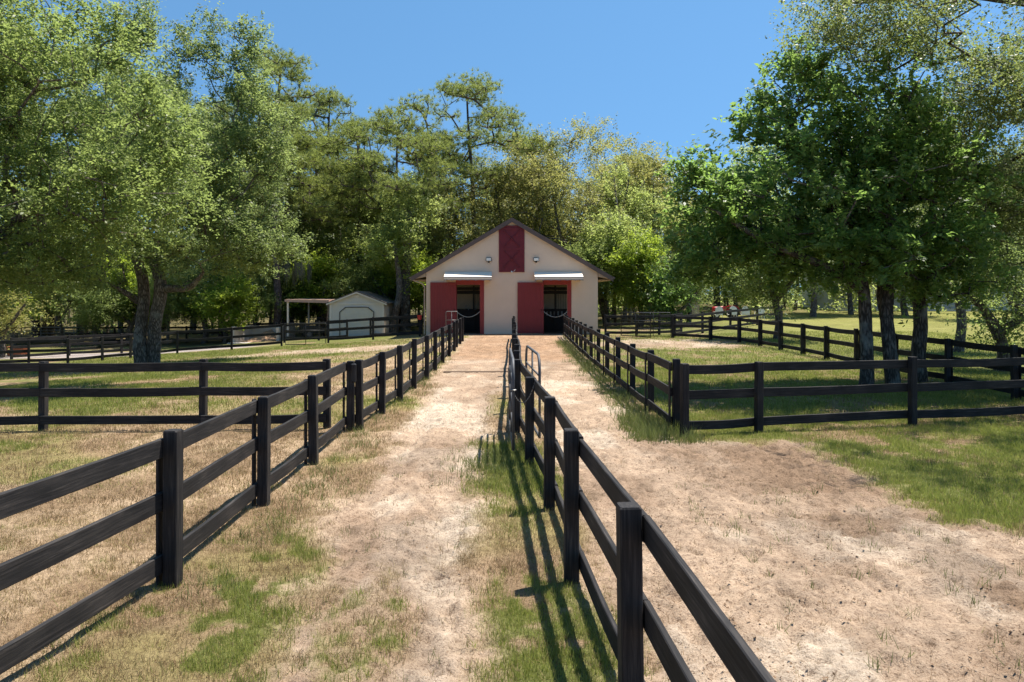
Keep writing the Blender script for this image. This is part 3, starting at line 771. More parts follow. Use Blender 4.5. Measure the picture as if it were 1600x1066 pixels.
# terracotta trough at the far left
paint("terracotta", (0.42, 0.13, 0.05), 0.7, 0.15, 4)
tx, ty, tz = at(27, 556)
tr = empty("planter", (tx, ty, tz), "orange terracotta trough behind the far left fence posts", "planter")
MB().prism([(-.45, 0), (.45, 0), (.62, .55), (-.62, .55)], -.3, .3).build("trough", "terracotta", tr, bevel=.03)
MB().box(-.66, .66, -.34, .34, .53, .6).build("rim", "terracotta", tr, bevel=.015)

# ------------------------------------------------------------------ RIGHT BACKGROUND: pillar, tractor, chairs, house
m, nt, out = new_mat("brick"); L = nt.links.new
tc = N(nt, "ShaderNodeTexCoord"); mp = N(nt, "ShaderNodeMapping"); mp.inputs['Rotation'].default_value = (math.pi / 2, 0, 0); L(tc.outputs['Object'], mp.inputs[0])
bk = N(nt, "ShaderNodeTexBrick", Scale=1.0); bk.inputs['Brick Width'].default_value = .3; bk.inputs['Row Height'].default_value = .1; bk.inputs['Mortar Size'].default_value = .012
bk.inputs['Color1'].default_value = (.30, .22, .16, 1); bk.inputs['Color2'].default_value = (.38, .29, .22, 1); bk.inputs['Mortar'].default_value = (.45, .40, .35, 1)
L(mp.outputs[0], bk.inputs['Vector']); b = N(nt, "ShaderNodeBsdfPrincipled", Roughness=.85); L(bk.outputs[0], b.inputs['Base Color']); L(b.outputs[0], out.inputs[0])
px_, py_ = 16.3, 66.0; pz = float(gz(px_, py_))
pl = empty("brick_pillar", (px_, py_, pz), "square brick pillar with a flat cap left of the red tractor", "pillar")
MB().box(-.45, .45, -.45, .45, 0, 1.75).build("shaft", "brick", pl)
MB().box(-.55, .55, -.55, .55, 1.75, 1.9).build("cap", "concrete", pl, bevel=.02)
ty_ = 62.0; tx_ = (1132 - 800) * ty_ / F
trc = empty("tractor", (tx_, ty_, float(gz(tx_, ty_))), "small red tractor with a dark canopy on the lawn behind the right paddock", "tractor", rz=math.pi)
trc.scale = (.85, .85, .85)
paint("tractor_red", (0.50, 0.015, 0.02), 0.35, 0.06, 3)
q = MB(); q.prism([(-.2, .55), (1.15, .55), (1.2, .95), (1.1, 1.12), (-.2, 1.2)], -.33, .33); q.build("hood", "tractor_red", trc, bevel=.05)
q = MB(); q.box(-1.0, -.2, -.35, .35, .45, .8); q.build("chassis", "dark_metal", trc)
for s in (-1, 1):
    q = MB(); pts = [(-.75 + .6 * math.cos(a), s * .5, .62 + .6 * math.sin(a)) for a in [math.radians(d) for d in range(20, 181, 20)]]
    for a, b in zip(pts, pts[1:]): q.bar(a, b, .3, .05)
    q.build("mudguard", "tractor_red", trc)
    wheel(trc, (-.75, s * .55, .58), .55, .3, rim="white_metal").rotation_euler = (0, 0, math.pi / 2)
    wheel(trc, (.9, s * .48, .32), .32, .18, rim="white_metal").rotation_euler = (0, 0, math.pi / 2)
q = MB(); q.box(-.95, -.45, -.28, .28, .85, .98); q.box(-1.05, -.92, -.28, .28, .9, 1.4); q.build("seat", "dark_wood", trc, bevel=.04)
q = MB(); q.tube([(-.15, 0, 1.1), (-.35, 0, 1.4)], .025, 6)
ring = [(-.35 + .17 * math.cos(k * math.pi / 6) * .5, .17 * math.sin(k * math.pi / 6), 1.4 + .17 * math.cos(k * math.pi / 6) * .85) for k in range(13)]
q.tube(ring, .018, 6); q.build("steering_wheel", "dark_metal", trc)
q = MB()
for s in (-.4, .4): q.tube([(-1.05, s, .7), (-1.05, s, 2.1)], .04, 6)
q.box(-1.45, -.1, -.55, .55, 2.1, 2.18); q.build("canopy", "dark_metal", trc)

def lawn_chair(loc, rz, label):
    root = empty("lawn_chair", loc, label, "chair", "white lawn chairs in a row", rz)
    b = MB(); v = []; n = 10
    prof = []
    for k in range(n + 1):
        a = math.pi * k / n; prof.append((.34 * math.cos(a), .42 + .30 + .38 * math.sin(a)))
    b.prism([(.30, .42), (.34, .74)] + prof[1:-1] + [(-.34, .74), (-.30, .42)], .22, .26)
    b.build("backrest", "white_metal", root)
    MB().box(-.3, .3, -.28, .24, .38, .42).build("seat", "white_metal", root, bevel=.015)
    for sx in (-.27, .27):
        a = MB().tube([(sx * 1.1, .24, .66), (sx * 1.15, -.25, .64), (sx * 1.1, -.26, .4)], .022, 6).build("armrest", "white_metal", root)
        for sy in (-.25, .25): MB().tube([(sx, sy, .4), (sx * 1.1, sy * 1.1, 0)], .02, 6).build("leg", "white_metal", root)
    return root
cy = 60.0
cl = ["in front of the tractor's front wheel", "in front of the tractor's steering wheel", "just right of the tractor", "farthest right, beside the road"]
ch0 = None
for k, pxx in enumerate((1122, 1142, 1161, 1181)):
    X = (pxx - 800) * cy / F; loc = (X, cy - .3 * k, float(gz(X, cy - .3 * k)))
    if ch0 is None: ch0 = lawn_chair(loc, math.pi + .1, "white round backed lawn chair " + cl[k])
    else: dup(ch0, loc, math.pi + .15 * math.sin(k * 2.2), "white round backed lawn chair " + cl[k])

paint("house_siding", (0.42, 0.44, 0.47), 0.7, 0.05, 2, 0.4, 6, stretch=(.3, .3, 9))
paint("house_roof", (0.20, 0.20, 0.21), 0.9, 0.2, 6, .4, 20)
m, nt, out = new_mat("glass"); b = N(nt, "ShaderNodeBsdfPrincipled", Roughness=.08); b.inputs['Base Color'].default_value = (.03, .04, .05, 1); nt.links.new(b.outputs[0], out.inputs[0])
hx, hy = 45.0, 78.0; hz = float(gz(hx, hy))
hs = empty("house", (hx, hy, hz), "grey sided two storey house half hidden behind the right hand trees", "house", rz=-.08)
MB().box(-11, 11, 0, 9, -.5, 6.0).build("wall", "house_siding", hs)
q = MB(); q.prism([(-11.6, 5.9), (11.6, 5.9), (8, 9.2), (-8, 9.2)], -.6, 9.6); q.build("roof", "house_roof", hs)
for zz in (.9, 3.9):
    for k in range(6):
        xx = -9 + k * 3.6
        wf = MB(); 
        for a in ((xx - .65, xx - .55, zz, zz + 1.5), (xx + .55, xx + .65, zz, zz + 1.5), (xx - .55, xx + .55, zz, zz + .1), (xx - .55, xx + .55, zz + 1.4, zz + 1.5), (xx - .03, xx + .03, zz + .1, zz + 1.4)): wf.box(a[0], a[1], -.06, -.003, a[2], a[3])
        wf = wf.build("window", "white_metal", hs)
        MB().box(xx - .55, xx + .55, -.02, -.004, zz + .1, zz + 1.4).build("pane", "glass", wf)
q = MB(); q.box(-11, 3, -2.6, 0, -.3, .15); q.box(-11, 3, -2.8, -.02, 2.75, 3.0)
q.build("porch", "siding_trim", hs)
for k in range(5): MB().box(-10.8 + 3.4 * k, -10.6 + 3.4 * k, -2.55, -2.35, .15, 2.75).build("porch_post", "white_metal", hs)

# ------------------------------------------------------------------ TREES
bark_mat("oak_bark", (.075, .06, .048), (.33, .275, .23), .35)
bark_mat("dark_bark", (.05, .042, .034), (.24, .20, .165), .45)
bark_mat("wood_bark", (.07, .058, .05), (.28, .235, .20), .3)
bark_mat("pine_bark", (.07, .05, .045), (.25, .19, .17), .1, (5, 5, 2))
leaf_mat("oak_leaf", [(.045, .075, .02), (.085, .125, .032), (.135, .17, .045), (.20, .23, .085)], .54, (.44, .54, .17))
leaf_mat("bright_leaf", [(.05, .085, .02), (.10, .145, .034), (.155, .195, .045), (.235, .26, .085)], .54, (.45, .56, .16))
leaf_mat("dark_leaf", [(.045, .085, .024), (.08, .135, .036), (.12, .185, .05), (.19, .245, .085)], .56, (.40, .60, .13), rough=.42, spec=.35)
leaf_mat("live_leaf", [(0.055, 0.08, 0.024), (0.095, 0.13, 0.04), (0.145, 0.175, 0.06), (0.22, 0.235, 0.1)], 0.46, (0.42, 0.5, 0.14))
leaf_mat("gold_leaf", [(0.105, 0.125, 0.034), (0.165, 0.175, 0.048), (0.225, 0.21, 0.062), (0.29, 0.235, 0.085)], 0.52, (0.54, 0.54, 0.16), patch=.16)
leaf_mat("lime_leaf", [(0.104, 0.1495, 0.0195), (0.169, 0.234, 0.0286), (0.247, 0.299, 0.0455)], 0.55, (0.546, 0.676, 0.078))
leaf_mat("wood_leaf", [(.10, .13, .036), (.165, .205, .055), (.24, .27, .08), (.34, .34, .13)], .6, (.60, .70, .20), patch=.2)
leaf_mat("needle", [(0.075, 0.11, 0.032), (0.12, 0.16, 0.045), (0.175, 0.205, 0.065), (0.22, 0.225, 0.08)], 0.45, (0.532, 0.616, 0.14))
leaf_mat("moss", [(.10, .10, .07), (.17, .155, .11)], .2, (.2, .19, .14))

def sphere_dirs(n, r):
    v = r.normal(size=(n, 3)); return v / np.linalg.norm(v, axis=1)[:, None]

def clusters(ells, n, r, gap=0.0, wl=2.0, flat=2.4, mind=0.0):
    """points inside a union of ellipsoids (cx,cy,cz,rx,ry,rz), denser towards the outside, with noise-shaped gaps"""
    ells = np.array(ells, float); vol = ells[:, 3] * ells[:, 4] * ells[:, 5]; vol = vol ** .8
    pr = vol / vol.sum(); out = np.zeros((0, 3))
    ks = sphere_dirs(7, r) * (2 * math.pi / wl) * r.uniform(.6, 1.4, (7, 1)); ph = r.uniform(0, 6.28, 7)
    pts = []
    tries = 0
    while len(pts) < n and tries < 60:
        tries += 1
        idx = r.choice(len(ells), n, p=pr); e = ells[idx]
        p = sphere_dirs(n, r) * (r.uniform(0, 1, n) ** (1 / flat))[:, None]
        p = e[:, :3] + p * e[:, 3:]
        if gap > 0:
            s = np.sin(p @ ks.T + ph).sum(1) / 2.6
            p = p[s > -1.5 + gap * 1.6]
        for q in p:
            if mind and pts and np.min(((np.array(pts[-400:]) - q) ** 2).sum(1)) < mind * mind: continue
            pts.append(q)
            if len(pts) >= n: break
    return np.array(pts)

def leaf_quads(cent, r, L0, W, up=.7, jit=.35, bias=None):
    n = len(cent)
    nrm = sphere_dirs(n, r) + np.array([0, 0, up])
    if bias is not None: nrm = nrm * .75 + bias; nrm /= np.linalg.norm(nrm, axis=1)[:, None]
    u = np.cross(nrm, sphere_dirs(n, r)); u /= (np.linalg.norm(u, axis=1)[:, None] + 1e-9)
    v = np.cross(nrm, u)
    s = r.uniform(1 - jit, 1 + jit, n)[:, None]
    a, b = u * L0 * s * .5, v * W * s * .5
    fold = nrm * (W * .18)
    V = np.stack([cent - a, cent + b * 1.0 + fold - a * .1, cent + a, cent - b + fold - a * .1], 1).reshape(-1, 3)
    return V, np.arange(n * 4).reshape(n, 4)

def leaf_cloud(cl, r, per, rad, L0, W, sub=7, zf=.75, up=.7):
    """every cluster carries a few sprigs that reach outwards; leaves sit along each sprig"""
    n = len(cl); cen = cl.mean(0) - np.array([0, 0, .12 * np.ptp(cl[:, 2])])
    od = cl - cen; od /= np.linalg.norm(od, axis=1)[:, None] + 1e-9
    sc = r.uniform(.6, 1.35, n)
    d = sphere_dirs(n * sub, r).reshape(n, sub, 3) * .8 + od[:, None, :] * .6 + np.array([0, 0, .12])
    d /= np.linalg.norm(d, axis=2)[:, :, None]
    st = cl[:, None, :] + r.normal(size=(n, sub, 3)) * np.array([1, 1, zf]) * (rad * .34 * sc)[:, None, None]
    ln = rad * sc[:, None] * r.uniform(.7, 1.8, (n, sub))
    k = max(1, per // sub)
    t = r.uniform(0, 1, (n, sub, k)) ** .8
    wd = rad * (.20 - .11 * t)
    p = st[:, :, None, :] + d[:, :, None, :] * (ln[:, :, None] * t)[..., None] + r.normal(size=(n, sub, k, 3)) * wd[..., None]
    nb = sphere_dirs(n * sub, r) * .8 + np.array([0, -.15, .55])
    return leaf_quads(p.reshape(-1, 3), r, L0, W, up, bias=np.repeat(nb, k, 0))

def needle_cloud(cl, r, tufts, needles, rad, L0, W):
    n = len(cl)
    t = (cl[:, None, :] + r.normal(size=(n, tufts, 3)) * np.array([1, 1, .55]) * rad).reshape(-1, 3)
    td = sphere_dirs(len(t), r) * .6 + np.array([0, 0, .55])
    d = td[:, None, :] + sphere_dirs(len(t) * needles, r).reshape(len(t), needles, 3) * .95
    d = d.reshape(-1, 3); d /= np.linalg.norm(d, axis=1)[:, None]
    c = np.repeat(t, needles, 0)
    sd = np.cross(d, sphere_dirs(len(d), r)); sd /= np.linalg.norm(sd, axis=1)[:, None] + 1e-9
    Ls = L0 * r.uniform(.7, 1.2, len(d))[:, None]
    V = np.stack([c + sd * W * .5, c - sd * W * .5, c + d * Ls], 1).reshape(-1, 3)
    return V, np.arange(len(V)).reshape(-1, 3)

def skeleton(trunks, cl, r, step=.7, r0=.014, expo=2.2, droop=.15, up_pen=.6):
    """trunks: list of (points, radii). grows limbs from the trunks to every cluster."""
    pos, par, fix = [], [], []
    for pts, rad in trunks:
        pts = np.array(pts, float)
        first = True
        for i in range(len(pts)):
            if i == 0: seg = [pts[0]]
            else:
                k = max(1, int(np.linalg.norm(pts[i] - pts[i - 1]) / step)); seg = [pts[i - 1] + (pts[i] - pts[i - 1]) * (j + 1) / k for j in range(k)]
            for q in seg:
                par.append(-1 if first else len(pos) - 1); pos.append(q); first = False
                fix.append(True)
    nt_ = len(pos)
    attach = [i for i in range(nt_) if pos[i][2] > 0.25 * max(p[2] for p in pos)]
    cap = nt_ + len(cl) * 40
    A = np.zeros((cap, 3)); A[:nt_] = pos; OK = np.zeros(cap, bool); OK[attach] = True; n = nt_
    top = A[attach].mean(0)
    order = np.argsort(np.linalg.norm(cl - top, axis=1))
    for ci in order:
        t = cl[ci]
        d = t - A[:n]; dist = np.linalg.norm(d, axis=1)
        cost = dist + up_pen * np.clip(-d[:, 2], 0, None); cost[~OK[:n]] = 1e9
        j = int(np.argmin(cost)); s = A[j]; ln = np.linalg.norm(t - s)
        k = max(1, int(ln / step))
        bend = r.normal(size=3) * .10 * ln; bend[2] = abs(bend[2]) * .5 - droop * ln * .3
        prev = j
        for q in range(1, k + 1):
            u = q / k
            p = s + (t - s) * u + bend * math.sin(u * math.pi) + (r.normal(size=3) * .05 * step if q < k else 0)
            if n >= cap: break
            A[n] = p; par.append(prev); OK[n] = True; prev = n; n += 1
    par = np.array(par[:n]); A = A[:n]
    acc = np.zeros(n); kids = np.bincount(par[par >= 0], minlength=n)
    acc[kids == 0] = r0 ** expo
    for i in range(n - 1, -1, -1):
        if par[i] >= 0: acc[par[i]] += acc[i]
    rad = acc ** (1 / expo)
    return A, par, rad, nt_

def limb_mesh(A, par, rad, nt_, sides=6, rmin=.0):
    idx = np.array([i for i in range(nt_, len(A)) if par[i] >= 0 and rad[i] > rmin])
    if not len(idx): return np.zeros((0, 3)), np.zeros((0, 4), int)
    a, b = A[par[idx]], A[idx]; d = b - a; ln = np.linalg.norm(d, axis=1)[:, None] + 1e-9; d = d / ln
    a = a - d * np.minimum(.06, ln * .2)
    ref = np.where(np.abs(d[:, 2:3]) > .9, np.array([[1., 0, 0]]), np.array([[0, 0, 1.]]))
    u = np.cross(d, ref); u /= np.linalg.norm(u, axis=1)[:, None]; v = np.cross(d, u)
    ra = np.minimum(rad[par[idx]], rad[idx] * 1.25); rb = rad[idx]
    an = np.arange(sides) * 2 * math.pi / sides
    ring = u[:, None, :] * np.cos(an)[None, :, None] + v[:, None, :] * np.sin(an)[None, :, None]
    V = np.concatenate([a[:, None, :] + ring * ra[:, None, None], b[:, None, :] + ring * rb[:, None, None]], 1)
    k = np.arange(sides); k2 = (k + 1) % sides
    f = np.stack([k, k2, k2 + sides, k + sides], -1)
    Fc = f[None] + (np.arange(len(idx)) * 2 * sides)[:, None, None]
    return V.reshape(-1, 3), Fc.reshape(-1, 4)

def trunk_tube(pts, rad, r, sides=14, step=.25, flare=.5, rough=.06):
    pts = np.array(pts, float); rad = np.array(rad, float)
    sl = np.concatenate([[0], np.cumsum(np.linalg.norm(np.diff(pts, axis=0), axis=1))])
    n = max(3, int(sl[-1] / step)); t = np.linspace(0, sl[-1], n)
    # smooth interpolation
    def ip(vals):
        v = np.interp(t, sl, vals)
        for _ in range(2):
            w = v.copy(); w[1:-1] = (v[:-2] + 2 * v[1:-1] + v[2:]) / 4; v = w
        return v
    c = np.stack([ip(pts[:, k]) for k in range(3)], -1); rr = ip(rad)
    rr = rr * (1 + flare * np.exp(-t / .35))
    an = np.arange(sides) * 2 * math.pi / sides
    lob = 1 + rough * np.sin(an[None, :] * 3 + r.uniform(0, 6) + t[:, None] * .7) + rough * r.normal(size=(n, sides)) * .5
    d = np.gradient(c, axis=0); d /= np.linalg.norm(d, axis=1)[:, None]
    ref = np.array([1., 0, 0]); u = np.cross(d, ref); u /= np.linalg.norm(u, axis=1)[:, None]; v = np.cross(d, u)
    V = c[:, None, :] + (u[:, None, :] * np.cos(an)[None, :, None] + v[:, None, :] * np.sin(an)[None, :, None]) * (rr[:, None] * lob)[:, :, None]
    k = np.arange(sides); k2 = (k + 1) % sides
    f = np.stack([k, k2, k2 + sides, k + sides], -1)
    Fc = f[None] + (np.arange(n - 1) * sides)[:, None, None]
    return V.reshape(-1, 3), Fc.reshape(-1, 4)

def tree(name, label, cat, base, trunks, cl, seed, leaf="oak_leaf", bark="oak_bark", per=120, rad=.7, L0=.11, W=.06, kind="leaf", sides=14, rmin=.0, r0=.014, expo=2.2, group=None, sub=7, zf=.75, up=.7, tufts=4, needles=24, up_pen=.6, droop=.15, step=.7, flare=.5, extra=None):
    """trunks and clusters in coordinates relative to base"""
    r = np.random.default_rng(seed)
    root = empty(name, base, label, cat, group)
    A, par, rd, nt_ = skeleton(trunks, cl, r, step, r0, expo, droop, up_pen)
    Vs, Fs, o = [], [], 0
    for pts, ra in trunks:
        V, f = trunk_tube(pts, ra, r, sides, flare=flare); Vs.append(V); Fs.append(f + o); o += len(V)
    # limbs never thicker than the stem they leave
    mx = max(ra[-1] for _, ra in trunks) * 1.25
    rd = np.minimum(rd, mx)
    V, f = limb_mesh(A, par, rd, nt_, 6 if sides > 8 else 5, rmin); Vs.append(V); Fs.append(f + o)
    add_obj("trunk", np_mesh("trunk", np.concatenate(Vs), np.concatenate(Fs), 4, bark, True), root)
    if kind == "leaf":
        V, f = leaf_cloud(cl, r, per, rad, L0, W, sub, zf, up); k = 4
    else:
        V, f = needle_cloud(cl, r, tufts, needles, rad, L0, W); k = 3
    add_obj("crown", np_mesh("crown", V, f, k, leaf), root)
    return root

def rel(base, p): return (p[0] - base[0], p[1] - base[1], p[2] - base[2])
def E(base, px, py, Y, rpx, rpy, ry):
    p = rel(base, P(px, py, Y)); s = Y / F
    return (*p, rpx * s, ry, rpy * s)

r = np.random.default_rng(3)
# --- A: forked oak on the left
b = at(236, 571); Y = b[1]
def T(lst): return [rel(b, P(px, py, Y + dy)) for px, py, dy in lst]
trunksA = [
    (T([(222, 574, 0), (217, 540, 0), (221, 500, .2), (226, 465, .3), (222, 430, .2), (212, 400, 0), (205, 350, -.4), (196, 300, -1), (185, 240, -1.5)]), [.30, .285, .275, .265, .25, .22, .18, .13, .07]),
    (T([(238, 574, .4), (241, 535, .3), (243, 500, .1), (252, 460, -.1), (249, 430, -.1), (238, 405, .3), (245, 370, .8), (268, 320, 1.4), (285, 250, 2)]), [.33, .30, .29, .30, .27, .22, .18, .12, .07]),
    (T([(252, 452, -.1), (266, 450, -.3), (282, 451, -.6), (297, 452, -.8), (306, 440, -1), (318, 425, -1.3)]), [.22, .18, .165, .16, .12, .07]),
    (T([(216, 470, .3), (200, 460, -.2), (180, 448, -.8), (160, 440, -1.5)]), [.17, .13, .10, .06]),
]
cl = np.concatenate([
    clusters([E(b, 250, 250, Y, 185, 150, 5.2), E(b, 330, 330, Y, 130, 120, 4.2), E(b, 150, 330, Y - 1, 170, 110, 5)], 500, r, .68, 2.4),
    clusters([E(b, 205, 75, Y, 24, 85, 1.0), E(b, 240, 60, Y, 16, 60, .7), E(b, 330, 100, Y + 1, 20, 80, .9), E(b, 385, 110, Y + 1, 28, 75, 1.2), E(b, 285, 100, Y, 20, 70, 1.2), E(b, 400, 210, Y, 50, 90, 2)], 150, r, .3, 2),
    clusters([E(b, 385, 385, Y + 2, 85, 45, 2.5), E(b, 90, 420, Y - 2, 110, 38, 3)], 110, r, .4, 2)])
tree("oak_tree", "large forked oak with two leaning trunks standing behind the left cross fence", "tree", b, trunksA, cl, 21, "oak_leaf", "oak_bark", per=190, rad=.68, L0=.135, W=.072, flare=.1)
# --- B: bright oak leaning in from the left edge
b = (-17.6, 22.5, float(gz(-17.6, 22.5)))
cl = np.concatenate([
    clusters([E(b, -10, 120, 22, 190, 170, 4.2), E(b, 40, 300, 22, 220, 120, 4.0), E(b, 195, 300, 22, 115, 85, 2.6)], 560, r, .66, 2.1),
    clusters([E(b, 170, 60, 22.5, 40, 60, 1.2), E(b, 20, 410, 22, 130, 45, 2.5), E(b, 235, 190, 22, 50, 75, 1.6)], 120, r, .35, 2)])
tree("oak_tree", "bright green oak whose crown fills the upper left corner of the photo", "tree", b,
     [([(0, 0, -.2), (.1, 0, 1.5), (.3, .1, 3), (.2, 0, 4.5), (.6, .2, 6), (1.0, .2, 8)], [.45, .42, .36, .32, .25, .14]),
      ([(.3, .1, 3), (1.2, .0, 4.2), (2.6, -.3, 5.2), (4, -.4, 6.2)], [.25, .2, .15, .09])], cl, 22, "bright_leaf", "oak_bark", per=165, rad=.58, L0=.115, W=.06)
# --- J: dark broad-leaved oak with three trunks on the right
b = at(1378, 604); Y = b[1]
trunksJ = [
    (T([(1353, 606, -.2), (1355, 560, -.1), (1352, 500, 0), (1350, 450, 0), (1335, 400, -.2), (1300, 330, -.4), (1265, 270, -.5)]), [.185, .175, .165, .16, .13, .10, .05]),
    (T([(1396, 606, 0), (1391, 560, 0), (1384, 500, .1), (1386, 440, .2), (1384, 380, .3), (1370, 300, .4), (1360, 200, .5)]), [.195, .185, .18, .17, .15, .11, .06]),
    (T([(1436, 597, 1.2), (1434, 560, 1.2), (1440, 500, 1.2), (1434, 450, 1.1), (1450, 390, 1.0), (1460, 300, .8)]), [.215, .205, .20, .18, .14, .08]),
    (T([(1384, 500, .1), (1374, 455, .5), (1395, 390, .8), (1420, 260, 1)]), [.13, .12, .10, .05]),
    (T([(1350, 455, 0), (1310, 425, -.8), (1250, 400, -1.2), (1180, 370, -1.4), (1120, 330, -1.3)]), [.15, .12, .1, .08, .05]),
]
cl = np.concatenate([
    clusters([E(b, 1330, 200, Y, 135, 100, 2.6), E(b, 1250, 310, Y - .6, 165, 95, 2.6), E(b, 1400, 320, Y, 130, 120, 2.8), E(b, 1330, 390, Y - .6, 190, 65, 2.6), E(b, 1150, 350, Y - .4, 100, 75, 1.9)], 680, r, .46, 1.5),
    clusters([E(b, 1085, 275, Y, 42, 32, .9), E(b, 1190, 215, Y, 60, 60, 1), E(b, 1270, 120, Y, 60, 45, 1.1), E(b, 1480, 420, Y, 70, 50, 1.5), E(b, 1090, 400, Y - .4, 45, 40, 1.0)], 130, r, .2, 1.3)])
tree("oak_tree", "dark glossy oak with a cluster of trunks behind the right cross fence", "tree", b, trunksJ, cl, 23, "dark_leaf", "dark_bark", per=105, rad=.44, L0=.155, W=.075, sub=6, flare=.12)
# --- K: live oak reaching in from the right
b = (17.0, 20.5, 0.0)
cl = np.concatenate([
    clusters([E(b, 1380, 40, 19.5, 150, 60, 2.5), E(b, 1520, 190, 21, 110, 120, 3), E(b, 1560, 330, 22, 90, 110, 3)], 560, r, .55, 1.6),
    clusters([(-2.5, -3, 9, 5.0, 4.0, 2.0), (2, 0, 9.5, 5, 4.5, 3), (-5.6, -8, 10.2, 3.6, 2.8, 1.2), (-3, -9.5, 9.8, 3.5, 3, 1.3)], 430, r, .4, 2.2)])
tree("oak_tree", "fine leaved live oak reaching over the upper right corner of the photo", "tree", b,
     [([(0, 0, -.2), (-.1, 0, 1.5), (-.2, 0, 3.5), (-.5, 0, 5.5), (-1.2, -.2, 7.5), (-2, -.4, 9)], [.5, .45, .4, .34, .25, .15]),
      ([(-.5, 0, 5.5), (-1, -.5, 8), (-2.6, -.9, 10.3), (-5, -1, 10.6), (-8.2, -1, 10.35)], [.2, .16, .12, .09, .05]),
      ([(-.2, 0, 4), (-1.5, .6, 5.2), (-3, .8, 6.2), (-4.5, .9, 6.6)], [.2, .15, .11, .06])],
     cl, 24, "live_leaf", "dark_bark", r0=.008, per=150, rad=.52, L0=.088, W=.045)

# --- pines (variants)
def pine_parts(seed, H, clear, spread, n, lean=0.0):
    r = np.random.default_rng(seed)
    tr = [(lean * t ** 1.5 + .25 * math.sin(t * 5 + seed), .2 * math.sin(t * 4 + seed * 2), H * t) for t in np.linspace(0, 1, 9)]
    tr[0] = (0, 0, -.3)
    rd = list(.30 * (1 - np.linspace(0, .8, 9)) * (H / 20))
    ells = []
    k = 18
    for i in range(k):
        t = clear + (1 - clear) * (i + .5) / k
        w = spread * (math.sin(math.pi * min(1, (t - clear) / (1 - clear) * .68 + .27)) ** .8)
        a = i * 2.4 + r.uniform(-.4, .4); dist = w * r.uniform(.4, .95)
        cx = np.interp(t, np.linspace(0, 1, 9), [q[0] for q in tr])
        ells.append((cx + dist * math.cos(a), dist * math.sin(a), H * t + .1 * dist, w * .40, w * .40, .28 + .08 * w))
    cx = tr[-1][0]
    ells.append((cx, 0, H, spread * .42, spread * .42, .9))
    cl = clusters(ells, n, r, .55, 1.7, 2.0)
    return [(tr, rd)], cl

def place_y(px, Y): 
    X = (px - CX) * Y / F; return (X, Y, float(gz(X, Y)) - .1)
def top_h(py, Y, zb): return CH - (py - HY) * Y / F - zb

pg = "tall pines in the wood behind the barn"
def pine(label, px, Y, ytop, clear, spread, n, seed, lean=0.0, tufts=6, needles=24):
    n = int(n * 1.9)
    b = place_y(px, Y); H = top_h(ytop, Y, b[2])
    tk, cl = pine_parts(seed, H, clear, spread, n, lean)
    return tree("pine_tree", label, "tree", b, tk, cl, seed, "needle", "pine_bark", kind="needle", rad=.40, L0=.42, W=.032, sides=9, r0=.03, expo=2.2, rmin=.0, group=pg, tufts=tufts, needles=needles, flare=.25, step=.9, droop=-.1)
p1 = pine("tallest pine behind the barn's left roof slope with an open rounded crown", 738, 70, 138, .54, 8.0, 330, 31, -.3)
p2 = pine("broad flat topped pine left of the tallest pine", 622, 64, 192, .55, 7.0, 290, 32, .2)
p3 = pine("tall pine with a thick pale trunk beside the lean-to roof", 431, 60, 100, .46, 6.0, 300, 33, .3)
p4 = pine("slender pine rising behind the beige shed", 508, 72, 160, .46, 5.8, 240, 34, .2)
def cpine(src, label, px, Y, ytop, rz):
    b = place_y(px, Y); H = top_h(ytop, Y, b[2])
    o = dup(src, b, rz, label); z = max(v.co.z for v in src.children[0].data.vertices); s = H / z; o.scale = (s, s, s); return o
cpine(p3, "pine between the shed and the flat topped pine", 560, 70, 185, 1.1)
cpine(p4, "pine rising left of the slender pine behind the shed", 472, 76, 150, 2.6)
cpine(p1, "small pointed pine top showing above the yellow oaks", 990, 92, 235, 1.0)
cpine(p3, "pine behind the forked oak's right side", 345, 66, 150, 2.1)
cpine(p4, "pine trunk just right of the pale trunked pine", 446, 66, 150, 4.0)
cpine(p2, "pine standing behind the shed's roof ridge", 560, 84, 260, 2.0)
cpine(p4, "pine with a bare trunk at the far left between gate and forked oak", 126, 68, 60, .6)
cpine(p3, "pine with a pale trunk behind the galvanised gate", 58, 62, 60, 3.0)
cpine(p4, "dark trunked pine next to the barn's left eave", 655, 66, 330, 5.0)
cpine(p1, "pine crown glimpsed behind the left oaks' upper leaves", 255, 80, 110, 5.2)
cpine(p4, "pine behind the barn's right roof slope", 1040, 88, 290, 2.6)

